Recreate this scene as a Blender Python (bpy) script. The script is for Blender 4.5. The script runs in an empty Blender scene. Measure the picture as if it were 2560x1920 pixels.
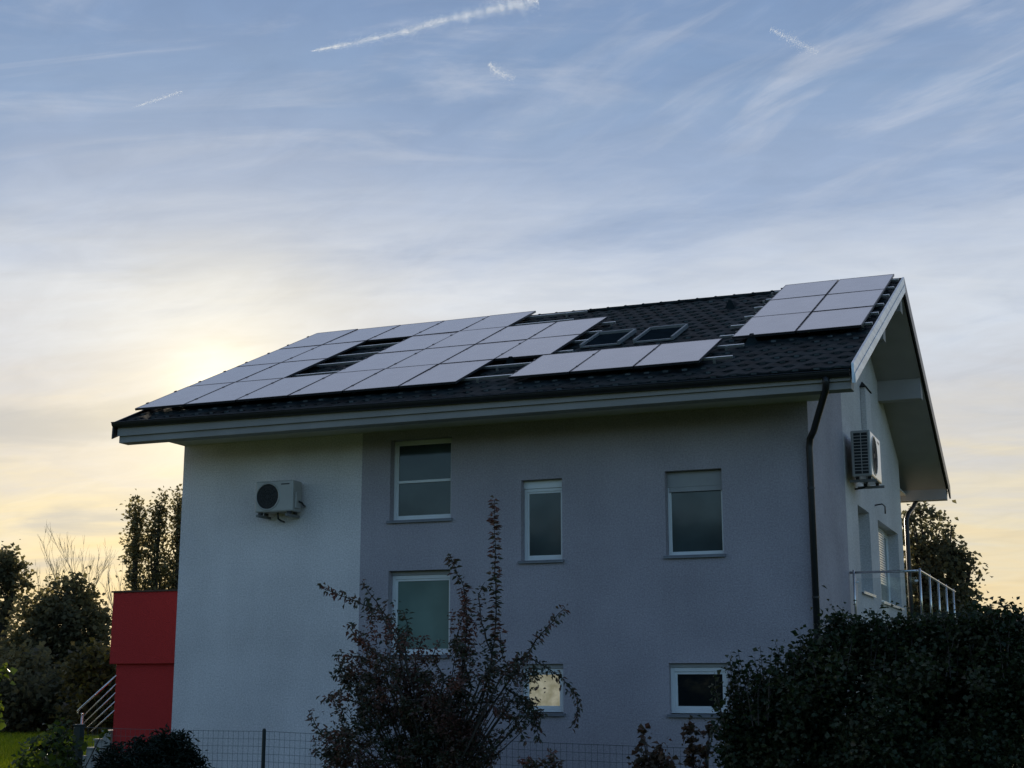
import bpy, math, random
import numpy as np
from mathutils import Vector, Matrix

S = bpy.context.scene
COL = S.collection
R = math.radians
rnd = random.Random(7)
rng = np.random.default_rng(11)

# ------------------------------------------------------------------ camera
CAM = Vector((14.935, -21.265, 1.6))
PITCH, YAW, FPX = R(11.779), R(22.036), 3576.3
cd = bpy.data.cameras.new('camera')
cam = bpy.data.objects.new('camera', cd)
COL.objects.link(cam)
cam.location = CAM
cam.rotation_euler = (R(90) + PITCH, 0, YAW)
cd.sensor_width = 36
cd.lens = 36 * FPX / 2560
cd.clip_start = 0.1
cd.clip_end = 60000
S.camera = cam
FWD = Vector((-math.sin(YAW) * math.cos(PITCH), math.cos(YAW) * math.cos(PITCH), math.sin(PITCH)))
RGT = Vector((math.cos(YAW), math.sin(YAW), 0))
UPV = RGT.cross(FWD)


def spot(u, v, dist):
    """point on the ray through image pixel (u, v) at a given horizontal distance from the viewpoint"""
    d = FWD + RGT * ((u - 1280) / FPX) - UPV * ((v - 960) / FPX)  # camera ray through image pixel (u, v)
    return CAM + d * (dist / math.hypot(d.x, d.y))


def spot_y(u, v, y):  # image pixel (u, v) cast onto the vertical plane at y
    d = FWD + RGT * ((u - 1280) / FPX) - UPV * ((v - 960) / FPX)
    return CAM + d * ((y - CAM.y) / d.y)


# ------------------------------------------------------------------ materials
def newmat(name):
    m = bpy.data.materials.new(name)
    m.use_nodes = True
    nt = m.node_tree
    return m, nt, nt.nodes['Principled BSDF']


def N(nt, typ, **kw):
    n = nt.nodes.new(typ)
    for k, v in kw.items():
        if k.startswith('i_'):
            n.inputs[int(k[2:]) if k[2:].isdigit() else k[2:].replace('_', ' ')].default_value = v
        else:
            setattr(n, k, v)
    return n


def ramp(nt, stops):
    n = nt.nodes.new('ShaderNodeValToRGB')
    e = n.color_ramp.elements
    while len(e) < len(stops):
        e.new(0.5)
    for el, (p, c) in zip(e, stops):
        el.position = p
        el.color = (*c, 1) if len(c) == 3 else c
    return n


def surf(name, col, rough=0.6, var=0.12, scale=4.0, bump=0.0, bscale=60.0, metal=0.0, spec=0.5, detail=5, stretch=None, coat=0):
    m, nt, b = newmat(name)
    tc = N(nt, 'ShaderNodeTexCoord')
    src = tc.outputs['Object']
    if stretch:
        mp = N(nt, 'ShaderNodeMapping')
        mp.inputs['Scale'].default_value = stretch
        nt.links.new(src, mp.inputs[0])
        src = mp.outputs[0]
    ns = N(nt, 'ShaderNodeTexNoise')
    ns.inputs['Scale'].default_value = scale
    ns.inputs['Detail'].default_value = detail
    nt.links.new(src, ns.inputs['Vector'])
    lo = tuple(max(0, c * (1 - var)) for c in col)
    hi = tuple(min(1, c * (1 + var)) for c in col)
    rp = ramp(nt, [(0.3, lo), (0.7, hi)])
    nt.links.new(ns.outputs['Fac'], rp.inputs[0])
    nt.links.new(rp.outputs[0], b.inputs['Base Color'])
    b.inputs['Roughness'].default_value = rough
    b.inputs['Metallic'].default_value = metal
    b.inputs['Specular IOR Level'].default_value = spec
    if coat:
        b.inputs['Coat Weight'].default_value = coat
        b.inputs['Coat Roughness'].default_value = 0.1
    if bump:
        n2 = N(nt, 'ShaderNodeTexNoise')
        n2.inputs['Scale'].default_value = bscale
        n2.inputs['Detail'].default_value = 3
        nt.links.new(tc.outputs['Object'], n2.inputs['Vector'])
        bp = N(nt, 'ShaderNodeBump')
        bp.inputs['Strength'].default_value = bump
        bp.inputs['Distance'].default_value = 0.01
        nt.links.new(n2.outputs['Fac'], bp.inputs['Height'])
        nt.links.new(bp.outputs[0], b.inputs['Normal'])
    return m


def stucco(name, col, var=0.17):
    """float render: fine grain, faint rain streaks and blotches of its own"""
    m, nt, b = newmat(name)
    tc = N(nt, 'ShaderNodeTexCoord')
    big = N(nt, 'ShaderNodeTexNoise', i_Scale=0.7, i_Detail=6.0)
    nt.links.new(tc.outputs['Object'], big.inputs['Vector'])
    mp = N(nt, 'ShaderNodeMapping')
    mp.inputs['Scale'].default_value = (5, 5, 0.35)
    nt.links.new(tc.outputs['Object'], mp.inputs[0])
    st = N(nt, 'ShaderNodeTexNoise', i_Scale=1.0, i_Detail=6.0)
    nt.links.new(mp.outputs[0], st.inputs['Vector'])
    gr = N(nt, 'ShaderNodeTexNoise', i_Scale=38.0, i_Detail=4.0, i_Roughness=0.7)
    nt.links.new(tc.outputs['Object'], gr.inputs['Vector'])
    a = N(nt, 'ShaderNodeMath', operation='ADD')
    nt.links.new(big.outputs['Fac'], a.inputs[0])
    sts = N(nt, 'ShaderNodeMath', operation='MULTIPLY_ADD')
    nt.links.new(st.outputs['Fac'], sts.inputs[0])
    sts.inputs[1].default_value = 0.14
    sts.inputs[2].default_value = 0.43
    nt.links.new(sts.outputs[0], a.inputs[1])
    a2 = N(nt, 'ShaderNodeMath', operation='MULTIPLY_ADD')
    nt.links.new(gr.outputs['Fac'], a2.inputs[0])
    a2.inputs[1].default_value = 2.2
    nt.links.new(a.outputs[0], a2.inputs[2])
    mr = N(nt, 'ShaderNodeMapRange', i_1=1.5, i_2=2.7, i_3=1 - var * 2, i_4=1 + var * 2)
    nt.links.new(a2.outputs[0], mr.inputs[0])
    mx = N(nt, 'ShaderNodeMix', data_type='RGBA', blend_type='MULTIPLY')
    mx.inputs[0].default_value = 1
    mx.inputs[6].default_value = (*col, 1)
    nt.links.new(mr.outputs[0], mx.inputs[7])
    nt.links.new(mx.outputs[2], b.inputs['Base Color'])
    b.inputs['Roughness'].default_value = 0.9
    b.inputs['Specular IOR Level'].default_value = 0.15
    bp = N(nt, 'ShaderNodeBump')
    bp.inputs['Strength'].default_value = 0.9
    bp.inputs['Distance'].default_value = 0.012
    g2 = N(nt, 'ShaderNodeTexNoise', i_Scale=48.0, i_Detail=4.0)
    nt.links.new(tc.outputs['Object'], g2.inputs['Vector'])
    nt.links.new(g2.outputs['Fac'], bp.inputs['Height'])
    nt.links.new(bp.outputs[0], b.inputs['Normal'])
    return m


def glassy(name, col, rough=0.04, spec=0.5, var=0.0):
    m, nt, b = newmat(name)
    b.inputs['Base Color'].default_value = (*col, 1)
    b.inputs['Roughness'].default_value = rough
    b.inputs['Specular IOR Level'].default_value = spec
    tc = N(nt, 'ShaderNodeTexCoord')
    ns = N(nt, 'ShaderNodeTexNoise', i_Scale=2.2, i_Detail=2.0)
    nt.links.new(tc.outputs['Object'], ns.inputs['Vector'])
    bp = N(nt, 'ShaderNodeBump')
    bp.inputs['Strength'].default_value = 0.04
    bp.inputs['Distance'].default_value = 0.02
    nt.links.new(ns.outputs['Fac'], bp.inputs['Height'])
    nt.links.new(bp.outputs[0], b.inputs['Normal'])
    if var:
        n2 = N(nt, 'ShaderNodeTexNoise', i_Scale=1.4, i_Detail=3.0)
        nt.links.new(tc.outputs['Object'], n2.inputs['Vector'])
        rp = ramp(nt, [(0.3, tuple(c * (1 - var) for c in col)), (0.7, tuple(c * (1 + var) for c in col))])
        nt.links.new(n2.outputs['Fac'], rp.inputs[0])
        nt.links.new(rp.outputs[0], b.inputs['Base Color'])
    return m


def leafmat(name, cols, trans=0.35, clump=1.2, rough=0.5, spec=0.3):
    """leaves: colour per leaf and per clump, light passes through"""
    m, nt, b = newmat(name)
    at = N(nt, 'ShaderNodeAttribute', attribute_name='tint')
    tc = N(nt, 'ShaderNodeTexCoord')
    ns = N(nt, 'ShaderNodeTexNoise', i_Scale=clump, i_Detail=2.0)
    nt.links.new(tc.outputs['Object'], ns.inputs['Vector'])
    ad = N(nt, 'ShaderNodeMath', operation='MULTIPLY_ADD')
    nt.links.new(at.outputs['Fac'], ad.inputs[0])
    ad.inputs[1].default_value = 0.45
    mm = N(nt, 'ShaderNodeMapRange', i_1=0.3, i_2=0.7, i_3=0.0, i_4=0.55)
    nt.links.new(ns.outputs['Fac'], mm.inputs[0])
    nt.links.new(mm.outputs[0], ad.inputs[2])
    k = len(cols)
    rp = ramp(nt, [(0.05 + 0.9 * i / max(1, k - 1), c) for i, c in enumerate(cols)])
    nt.links.new(ad.outputs[0], rp.inputs[0])
    nt.links.new(rp.outputs[0], b.inputs['Base Color'])
    b.inputs['Roughness'].default_value = rough
    b.inputs['Specular IOR Level'].default_value = spec
    tr = N(nt, 'ShaderNodeBsdfTranslucent')
    hs = N(nt, 'ShaderNodeHueSaturation', i_Saturation=1.15, i_Value=1.5)
    nt.links.new(rp.outputs[0], hs.inputs['Color'])
    nt.links.new(hs.outputs[0], tr.inputs['Color'])
    mx = N(nt, 'ShaderNodeMixShader')
    mx.inputs[0].default_value = trans
    nt.links.new(b.outputs[0], mx.inputs[1])
    nt.links.new(tr.outputs[0], mx.inputs[2])
    nt.links.new(mx.outputs[0], nt.nodes['Material Output'].inputs['Surface'])
    return m


M = {}
M['white_wall'] = stucco('pale render', (0.71, 0.675, 0.685))
M['gable_wall'] = stucco('white render', (0.60, 0.565, 0.555))
M['grey_wall'] = stucco('grey render', (0.392, 0.362, 0.402))
M['red_wall'] = stucco('red render', (0.46, 0.042, 0.042), 0.05)
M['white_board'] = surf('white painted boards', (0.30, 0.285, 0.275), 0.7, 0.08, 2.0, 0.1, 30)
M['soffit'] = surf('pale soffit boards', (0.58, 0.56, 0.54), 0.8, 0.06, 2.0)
M['verge'] = surf('weathered galvanised verge', (0.50, 0.54, 0.56), 0.36, 0.2, 3.0, 0.05, 20, metal=0.75, stretch=(1, 0.6, 5))
M['pvc'] = surf('white window plastic', (0.74, 0.76, 0.77), 0.22, 0.04, 3.0, spec=0.55)
M['sill'] = surf('grey metal window sill', (0.20, 0.21, 0.24), 0.45, 0.1, 6.0, metal=0.3)
M['sill_white'] = surf('white metal window sill', (0.78, 0.78, 0.78), 0.25, 0.05, 6.0)
M['shutter'] = surf('white shutter slats', (0.78, 0.78, 0.78), 0.12, 0.05, 6.0)
M['shutter_grey'] = surf('grey shutter box', (0.34, 0.34, 0.345), 0.5, 0.06, 4.0)
M['pane'] = glassy('dark window glass', (0.045, 0.066, 0.070), 0.07, 0.5, 0.25)
M['pane_dark'] = glassy('black window glass', (0.008, 0.012, 0.014), 0.05, 0.35, 0.2)
M['pane_green'] = glassy('window glass over a green blind', (0.14, 0.215, 0.19), 0.15, 0.4, 0.2)
M['gutter'] = surf('dark gutter metal', (0.018, 0.019, 0.022), 0.38, 0.15, 8.0, spec=0.4)
M['tile'] = surf('anthracite roof tile', (0.013, 0.0195, 0.0215), 0.5, 0.6, 2.3, 0.3, 45, spec=0.012)
M['tile_nose'] = surf('roof tile front edge with painted highlight', (0.046, 0.058, 0.062), 0.5, 0.8, 3.1, 0.3, 45, spec=0.25)  # paler colour paints the sky highlight onto the crest noses
M['panel_frame'] = surf('anodised panel frame', (0.03, 0.032, 0.038), 0.4, 0.05, 5.0, metal=0.4)
M['alu'] = surf('raw aluminium', (0.62, 0.63, 0.64), 0.34, 0.08, 14.0, metal=0.9)
M['steel'] = surf('brushed stainless steel', (0.62, 0.62, 0.62), 0.25, 0.06, 30.0, metal=0.95)
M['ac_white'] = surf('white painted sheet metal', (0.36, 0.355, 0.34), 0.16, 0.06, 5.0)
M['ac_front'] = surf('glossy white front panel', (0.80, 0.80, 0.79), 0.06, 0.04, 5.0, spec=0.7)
M['ac_dark'] = surf('dark grille', (0.012, 0.013, 0.014), 0.55, 0.2, 20.0)
M['ac_bracket'] = surf('grey steel bracket', (0.16, 0.16, 0.155), 0.5, 0.12, 9.0)
M['concrete'] = surf('grey concrete', (0.30, 0.30, 0.29), 0.85, 0.2, 5.0, 0.4, 40)
M['post_green'] = surf('dark green coated steel', (0.012, 0.022, 0.02), 0.5, 0.2, 9.0)
M['wire'] = surf('dark green fence wire', (0.045, 0.06, 0.066), 0.5, 0.15, 9.0)
M['bark'] = surf('dark bark', (0.045, 0.036, 0.028), 0.9, 0.35, 9.0, 0.5, 30)
M['twig'] = surf('pale bare twigs', (0.42, 0.33, 0.2), 0.85, 0.25, 3.0)
M['black'] = surf('matt black', (0.012, 0.012, 0.013), 0.9, 0.1, 3.0)
M['roof_brown'] = surf('brown roof tiles', (0.07, 0.045, 0.03), 0.8, 0.3, 4.0)
M['plaster'] = surf('ochre plaster', (0.30, 0.25, 0.15), 0.9, 0.1, 1.0)
M['screen'] = surf('dark green screen cloth', (0.02, 0.028, 0.022), 0.8, 0.2, 6.0)
M['clear_glass'] = None
M['sash'] = surf('dull roof window sash', (0.20, 0.21, 0.215), 0.45, 0.1, 9.0, spec=0.1)
M['skypane'] = surf('dusty dark roof window pane', (0.012, 0.018, 0.022), 0.5, 0.2, 6.0, spec=0.0)


def panel_glass():
    m, nt, b = newmat('textured solar glass')
    tc = N(nt, 'ShaderNodeTexCoord')
    sp = N(nt, 'ShaderNodeSeparateXYZ')
    nt.links.new(tc.outputs['Object'], sp.inputs[0])
    # cell grid: thin pale gaps between dark blue cells
    def line(sock, pitch, wid):
        a = N(nt, 'ShaderNodeMath', operation='FRACT')
        d = N(nt, 'ShaderNodeMath', operation='DIVIDE')
        d.inputs[1].default_value = pitch
        nt.links.new(sock, d.inputs[0])
        nt.links.new(d.outputs[0], a.inputs[0])
        l = N(nt, 'ShaderNodeMath', operation='LESS_THAN')
        l.inputs[1].default_value = wid
        nt.links.new(a.outputs[0], l.inputs[0])
        return l
    l1, l2 = line(sp.outputs[0], 0.163, 0.02), line(sp.outputs[1], 0.166, 0.02)
    mx = N(nt, 'ShaderNodeMath', operation='MAXIMUM')
    nt.links.new(l1.outputs[0], mx.inputs[0])
    nt.links.new(l2.outputs[0], mx.inputs[1])
    rp = ramp(nt, [(0.0, (0.012, 0.016, 0.034)), (1.0, (0.03, 0.034, 0.05))])
    nt.links.new(mx.outputs[0], rp.inputs[0])
    nt.links.new(rp.outputs[0], b.inputs['Base Color'])
    ns = N(nt, 'ShaderNodeTexNoise', i_Scale=3.0, i_Detail=4.0)
    nt.links.new(tc.outputs['Object'], ns.inputs['Vector'])
    rr = N(nt, 'ShaderNodeMapRange', i_1=0.3, i_2=0.7, i_3=0.24, i_4=0.3)
    nt.links.new(ns.outputs['Fac'], rr.inputs[0])
    nt.links.new(rr.outputs[0], b.inputs['Roughness'])
    b.inputs['Specular IOR Level'].default_value = 0.95
    b.inputs['Coat Weight'].default_value = 1.0
    b.inputs['Coat Roughness'].default_value = 0.22
    b.inputs['Coat IOR'].default_value = 1.75
    return m


M['panel'] = panel_glass()


def clear_glass():
    m, nt, b = newmat('clear balcony glass')
    b.inputs['Base Color'].default_value = (0.85, 0.9, 0.9, 1)
    b.inputs['Roughness'].default_value = 0.02
    g = N(nt, 'ShaderNodeBsdfTransparent')
    g.inputs[0].default_value = (0.94, 0.96, 0.96, 1)
    fr = N(nt, 'ShaderNodeFresnel', i_IOR=1.4)
    gl = N(nt, 'ShaderNodeBsdfGlossy', i_Roughness=0.03)
    mx = N(nt, 'ShaderNodeMixShader')
    nt.links.new(fr.outputs[0], mx.inputs[0])
    nt.links.new(g.outputs[0], mx.inputs[1])
    nt.links.new(gl.outputs[0], mx.inputs[2])
    nt.links.new(mx.outputs[0], nt.nodes['Material Output'].inputs['Surface'])
    return m


M['clear_glass'] = clear_glass()


def glow_pane():
    m, nt, b = newmat('glowing cream pane')
    tc = N(nt, 'ShaderNodeTexCoord')
    wv = N(nt, 'ShaderNodeTexNoise', i_Scale=7.0, i_Detail=5.0)
    nt.links.new(tc.outputs['Object'], wv.inputs['Vector'])
    rp = ramp(nt, [(0.35, (0.38, 0.33, 0.2)), (0.65, (0.62, 0.55, 0.38))])
    nt.links.new(wv.outputs['Fac'], rp.inputs[0])
    nt.links.new(rp.outputs[0], b.inputs['Base Color'])
    nt.links.new(rp.outputs[0], b.inputs['Emission Color'])
    b.inputs['Emission Strength'].default_value = 0.30  # the mottled cream colour of the pane glows weakly by itself
    b.inputs['Roughness'].default_value = 0.15
    return m


M['lit'] = glow_pane()


# ------------------------------------------------------------------ mesh helpers
class MB:
    def __init__(self):
        self.v, self.f = [], []

    def add(self, vs, fs):
        o = len(self.v)
        self.v += [tuple(p) for p in vs]
        self.f += [tuple(i + o for i in q) for q in fs]
        return self

    def hexa(self, p):
        return self.add(p, [(0, 3, 2, 1), (4, 5, 6, 7), (0, 1, 5, 4), (1, 2, 6, 5), (2, 3, 7, 6), (3, 0, 4, 7)])

    def box(self, a, b, fn=None):
        (x0, y0, z0), (x1, y1, z1) = a, b
        p = [(x0, y0, z0), (x1, y0, z0), (x1, y1, z0), (x0, y1, z0), (x0, y0, z1), (x1, y0, z1), (x1, y1, z1), (x0, y1, z1)]
        if fn:
            p = [fn(*q) for q in p]
        return self.hexa(p)

    def tube(self, pts, rad, n=8, cap=True):
        pts = [Vector(p) for p in pts]
        rs = rad if isinstance(rad, (list, tuple)) else [rad] * len(pts)
        o = len(self.v)
        ref = None
        for i, p in enumerate(pts):
            t = (pts[min(i + 1, len(pts) - 1)] - pts[max(i - 1, 0)]).normalized()
            if ref is None:
                ref = Vector((0, 0, 1)) if abs(t.z) < 0.9 else Vector((1, 0, 0))
            s = t.cross(ref).normalized()
            ref = s.cross(t).normalized()
            for k in range(n):
                a = 2 * math.pi * k / n
                self.v.append(tuple(p + (s * math.cos(a) + ref * math.sin(a)) * rs[i]))
        for i in range(len(pts) - 1):
            for k in range(n):
                a, b = o + i * n + k, o + i * n + (k + 1) % n
                self.f.append((a, b, b + n, a + n))
        if cap:
            self.f.append(tuple(o + k for k in reversed(range(n))))
            e = o + (len(pts) - 1) * n
            self.f.append(tuple(e + k for k in range(n)))
        return self

    def build(self, name, mat, parent=None, smooth=False, bevel=0.0, label=None):
        me = bpy.data.meshes.new(name)
        me.from_pydata(self.v, [], self.f)
        me.materials.append(mat)
        if smooth:
            me.shade_smooth()
        o = bpy.data.objects.new(name, me)
        COL.objects.link(o)
        if bevel:
            md = o.modifiers.new('bevel', 'BEVEL')
            md.width = bevel
            md.segments = 2
            md.limit_method = 'ANGLE'
        if parent is not None:
            o.parent = parent
            o.matrix_parent_inverse = parent.matrix_world.inverted()
        if label:
            o['label'] = label
        return o


def thing(name, label, cat, loc=(0, 0, 0), group=None):
    o = bpy.data.objects.new(name, None)
    COL.objects.link(o)
    o.location = loc
    o.matrix_world = Matrix.Translation(loc)
    o['label'] = label
    o['category'] = cat
    if group:
        o['group'] = group
    return o


def tag(o, label, cat, group=None):
    o['label'] = label
    o['category'] = cat
    if group:
        o['group'] = group
    return o


def struct(o, kind='structure'):
    o['kind'] = kind
    return o


def copy_tree(o, parent=None):
    c = o.copy()
    COL.objects.link(c)
    if parent is not None:
        c.parent = parent
        c.matrix_parent_inverse = o.matrix_parent_inverse.copy()
    for ch in list(o.children):
        copy_tree(ch, c)
    return c


# ------------------------------------------------------------------ the house
L, D = 11.12, 10.84
RY, TAN = 5.42, 0.4449
COS, SIN = math.cos(math.atan(TAN)), math.sin(math.atan(TAN))
SOF = 5.74
X0R, X1R = -0.42, 12.02          # roof ends
GZ = -0.25                       # garden level


def zt(y, off=0.0):
    return 8.96 + off - TAN * abs(y - RY)


house = thing('house', 'two-storey house with grey and pale render walls under a dark tiled gable roof', 'house', (5.5, 5.4, GZ))

front = lambda u, v, d: (u, d, v)
gable = lambda u, v, d: (L - d, u, v)


def wall_sheet(mb, fn, u0, u1, v0, v1, holes, depth):
    us = sorted({u0, u1, *[h[0] for h in holes], *[h[1] for h in holes]})
    vs = sorted({v0, v1, *[h[2] for h in holes], *[h[3] for h in holes]})
    us = [u for u in us if u0 <= u <= u1]
    vs = [v for v in vs if v0 <= v <= v1]
    for i in range(len(us) - 1):
        for j in range(len(vs) - 1):
            cu, cv = (us[i] + us[i + 1]) / 2, (vs[j] + vs[j + 1]) / 2
            if any(h[0] < cu < h[1] and h[2] < cv < h[3] for h in holes):
                continue
            mb.add([fn(us[i], vs[j], 0), fn(us[i + 1], vs[j], 0), fn(us[i + 1], vs[j + 1], 0), fn(us[i], vs[j + 1], 0)], [(0, 1, 2, 3)])
    for h in holes:
        a, b, c, d = h[:4]
        for p, q in (((a, c), (b, c)), ((b, c), (b, d)), ((b, d), (a, d)), ((a, d), (a, c))):
            mb.add([fn(*p, 0), fn(*q, 0), fn(*q, depth), fn(*p, depth)], [(0, 1, 2, 3)])


WIN = {
    'A': (4.128, 5.248, 4.216, 5.585), 'B': (4.128, 5.248, 2.013, 3.399),
    'C': (6.484, 7.184, 3.480, 4.787), 'D': (8.877, 9.776, 3.485, 4.802),
    'E': (8.877, 9.776, 1.121, 1.882), 'F': (6.484, 7.184, 1.121, 1.882)}
XB = 3.592
RD = 0.15
mb = MB()
wall_sheet(mb, front, 0, XB, GZ - 0.1, SOF, [], 0)
mb.build('wall', M['white_wall'], house, label='pale render wall at the left end of the long side')
mb = MB()
wall_sheet(mb, front, XB, L, GZ - 0.1, SOF, list(WIN.values()), RD)
GB = 3.25                                            # the grey paint turns the corner up to here
wall_sheet(mb, gable, 0, GB, GZ - 0.1, SOF, [], 0)
mb.add([gable(0, SOF, 0), gable(GB, SOF, 0), gable(GB, zt(GB, -0.2), 0), gable(0, zt(0, -0.2), 0)], [(0, 1, 2, 3)])
mb.build('wall', M['grey_wall'], house, label='grey render wall of the long side')
GW = [(4.55, 5.95, 3.16, 4.70), (7.05, 10.05, 3.11, 4.69)]
mb = MB()
GD = 0.22
wall_sheet(mb, gable, GB, D, GZ - 0.1, SOF, GW, GD)
ys = [GB, 4, RY, 7, 8.5, D]
for a, b in zip(ys, ys[1:]):
    mb.add([gable(a, SOF, 0), gable(b, SOF, 0), gable(b, zt(b, -0.2), 0), gable(a, zt(a, -0.2), 0)], [(0, 1, 2, 3)])
# left gable and rear wall
mb.add([(0, 0, GZ - .1), (0, D, GZ - .1), (0, D, zt(D, -.2)), (0, RY, zt(RY, -.2)), (0, 0, zt(0, -.2))], [(0, 1, 2, 3, 4)])
mb.add([(0, D, GZ - .1), (L, D, GZ - .1), (L, D, zt(D, -.2)), (0, D, zt(D, -.2))], [(0, 1, 2, 3)])
mb.build('wall', M['gable_wall'], house, label='white render wall of the gable end')


def window(fn, r, depth, fw, mat_pane, sill_mat, mull=None, box=None, boxmat=None, sill_out=0.05, sill_side=0.035, label=None, tilt=None):
    u0, u1, v0, v1 = r
    a, b = depth - 0.005, depth + 0.06
    v0f = v0 + 0.025
    top = v1 - (box or 0)
    mb = MB()
    e = 0.002
    mb.box((u0 + e, v0f, a), (u0 + fw, top - e, b), fn).box((u1 - fw, v0f, a), (u1 - e, top - e, b), fn)
    mb.box((u0 + fw, v0f, a), (u1 - fw, v0f + fw, b), fn).box((u0 + fw, top - fw, a), (u1 - fw, top - e, b), fn)
    # sash step, set back a little
    s = fw * 0.6
    i0, i1, j0, j1 = u0 + fw, u1 - fw, v0f + fw, top - fw
    mb.box((i0, j0, a + .015), (i0 + s, j1, b), fn).box((i1 - s, j0, a + .015), (i1, j1, b), fn)
    mb.box((i0 + s, j0, a + .015), (i1 - s, j0 + s, b), fn).box((i0 + s, j1 - s, a + .015), (i1 - s, j1, b), fn)
    if mull:
        m = v0 + (v1 - v0) * mull
        mb.box((i0 + s, m - .022, a + .004), (i1 - s, m + .022, b), fn)
    w = mb.build('window', M['pvc'], house, bevel=0.004, label=label)
    pm = MB()
    pm.box((i0 + s - .01, j0 + s - .01, a + .03), (i1 - s + .01, j1 - s + .01, b - .01), fn)
    pm.build('pane', mat_pane, w)
    sm = MB()
    sm.box((u0 - sill_side, v0 - .006, -sill_out), (u1 + sill_side, v0 + .012, depth - .006), fn)
    sm.box((u0 - sill_side, v0 - .035, -sill_out), (u1 + sill_side, v0 - .0065, -sill_out + .012), fn)
    sm.build('sill', sill_mat, w, bevel=0.003)
    if box:
        bm = MB()
        bm.box((u0 + e, top, a - .02), (u1 - e, v1 - e, b), fn)
        if box > .2:
            bm.box((u0 + fw, top - fw * 2.2, a - .019), (u1 - e, top - .0005, a - .001), fn)
        bm.build('shutter_box', boxmat or M['pvc'], w, bevel=0.004)
    return w


window(front, WIN['A'], RD, 0.05, M['pane'], M['sill'], mull=0.49, label='upper window with a white bar across its middle')
window(front, WIN['B'], RD, 0.06, M['pane_green'], M['sill'], box=0.07, boxmat=M['shutter_grey'], label='window with a greenish pane below the barred window')
window(front, WIN['C'], RD, 0.05, M['pane'], M['sill'], box=0.13, label='tall narrow window with a white shutter box')
window(front, WIN['D'], RD, 0.035, M['pane'], M['sill'], box=0.24, boxmat=M['shutter_grey'], label='window with a deep grey shutter box at its top')
window(front, WIN['E'], RD - .06, 0.065, M['pane_dark'], M['sill'], box=0.06, boxmat=M['shutter_grey'], label='small low window with black panes')
window(front, WIN['F'], RD - .06, 0.06, M['lit'], M['sill'], box=0.07, boxmat=M['shutter_grey'], label='small low window glowing cream behind the shrub')
window(gable, GW[0], GD, 0.06, M['pane'], M['sill_white'], label='narrow deep window in the gable wall')
w2 = window(gable, GW[1], GD, 0.07, M['pane'], M['sill_white'], label='wide gable window half covered by a roller shutter')
mb = MB()
k = 0
v = GW[1][3] - 0.01
while v > 3.55:
    mb.box((GW[1][0] + .03, v - .042, GD - .05), (GW[1][1] - .9, v, GD - .032), gable)
    v -= .05
mb.build('shutter', M['shutter'], w2, bevel=0.004)

# ---- roof: courses of waved tiles modelled one by one into the slope
NR = 22
YE = -1.47


def tile_slope(mb, side, nose):
    slope = (RY - YE) / COS
    ex = slope / NR
    tw = 0.2985
    nx = int(round((X1R - X0R) / tw))
    prof = [(0.0, .0), (.1, .006), (.22, .0125), (.36, .015), (.5, .0125), (.62, .006), (.74, .001), (.88, -.002)]
    xs, hs = [], []
    for i in range(nx):
        for u, h in prof:
            xs.append(X0R + (i + u) * (X1R - X0R) / nx)
            hs.append(h)
    xs.append(X1R)
    hs.append(0)
    n = len(xs)
    hr = [hs, [hs[(i + 4) % (n - 1)] for i in range(n)]]
    jit = [[rnd.uniform(-.004, .004) for _ in range(nx + 1)] for _ in range(NR)]
    for r in range(NR):
        s0, s1 = r * ex, (r + 1) * ex + .02
        o = len(mb.v)
        for (s, base, wv) in ((s0 + .004, -.012, 1), (s0, .018, 1), (s0 + .03, .024, 1), (min(s1, slope), .006, 1)):
            for i, (x, h) in enumerate(zip(xs, hr[r % 2])):
                j = jit[r][min(nx, i // 8)]
                off = base + h * wv + (j if base > 0 else 0)
                y = YE + (s + j * 2 if base > 0 else s) * COS
                z = 8.96 - TAN * (RY - y) + off
                mb.v.append((x, y if side > 0 else 2 * RY - y, z))
        for q in range(3):
            for i in range(n - 1):
                a = o + q * n + i
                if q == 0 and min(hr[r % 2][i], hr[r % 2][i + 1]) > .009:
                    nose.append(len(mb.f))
                mb.f.append((a, a + 1, a + 1 + n, a + n))


mb = MB()
nose = []
tile_slope(mb, 1, nose)
tile_slope(mb, -1, nose)
roof = mb.build('roof', M['tile'], house)
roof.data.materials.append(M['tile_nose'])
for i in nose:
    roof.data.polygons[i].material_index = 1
# ridge caps
mb = MB()
x = X0R - .02
while x < X1R - .1:
    x2 = min(x + .37, X1R + .02)
    o = len(mb.v)
    for xx, rr in ((x, .112), (x + .03, .118), (x + .05, .104), (x2 + .01, .098)):
        for kk in range(9):
            a = math.pi * kk / 8
            mb.v.append((xx, RY - math.cos(a) * rr, 8.945 + math.sin(a) * rr * .72))
    for q in range(3):
        for kk in range(8):
            a = o + q * 9 + kk
            mb.f.append((a, a + 1, a + 10, a + 9))
    x = x2
mb.build('ridge_cap', M['tile'], roof)
# deck under the tiles, white lining on its underside
mb = MB()
for sgn in (1, -1):
    f = lambda y: y if sgn > 0 else 2 * RY - y
    ye = YE + .06
    mb.hexa([(X0R + .03, f(ye), zt(ye, -.20)), (X1R - .03, f(ye), zt(ye, -.20)), (X1R - .03, RY, zt(RY, -.20)), (X0R + .03, RY, zt(RY, -.20)),
             (X0R + .03, f(ye), zt(ye, -.03)), (X1R - .03, f(ye), zt(ye, -.03)), (X1R - .03, RY, zt(RY, -.03)), (X0R + .03, RY, zt(RY, -.03))])
mb.build('roof_lining', M['white_board'], roof)
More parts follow.
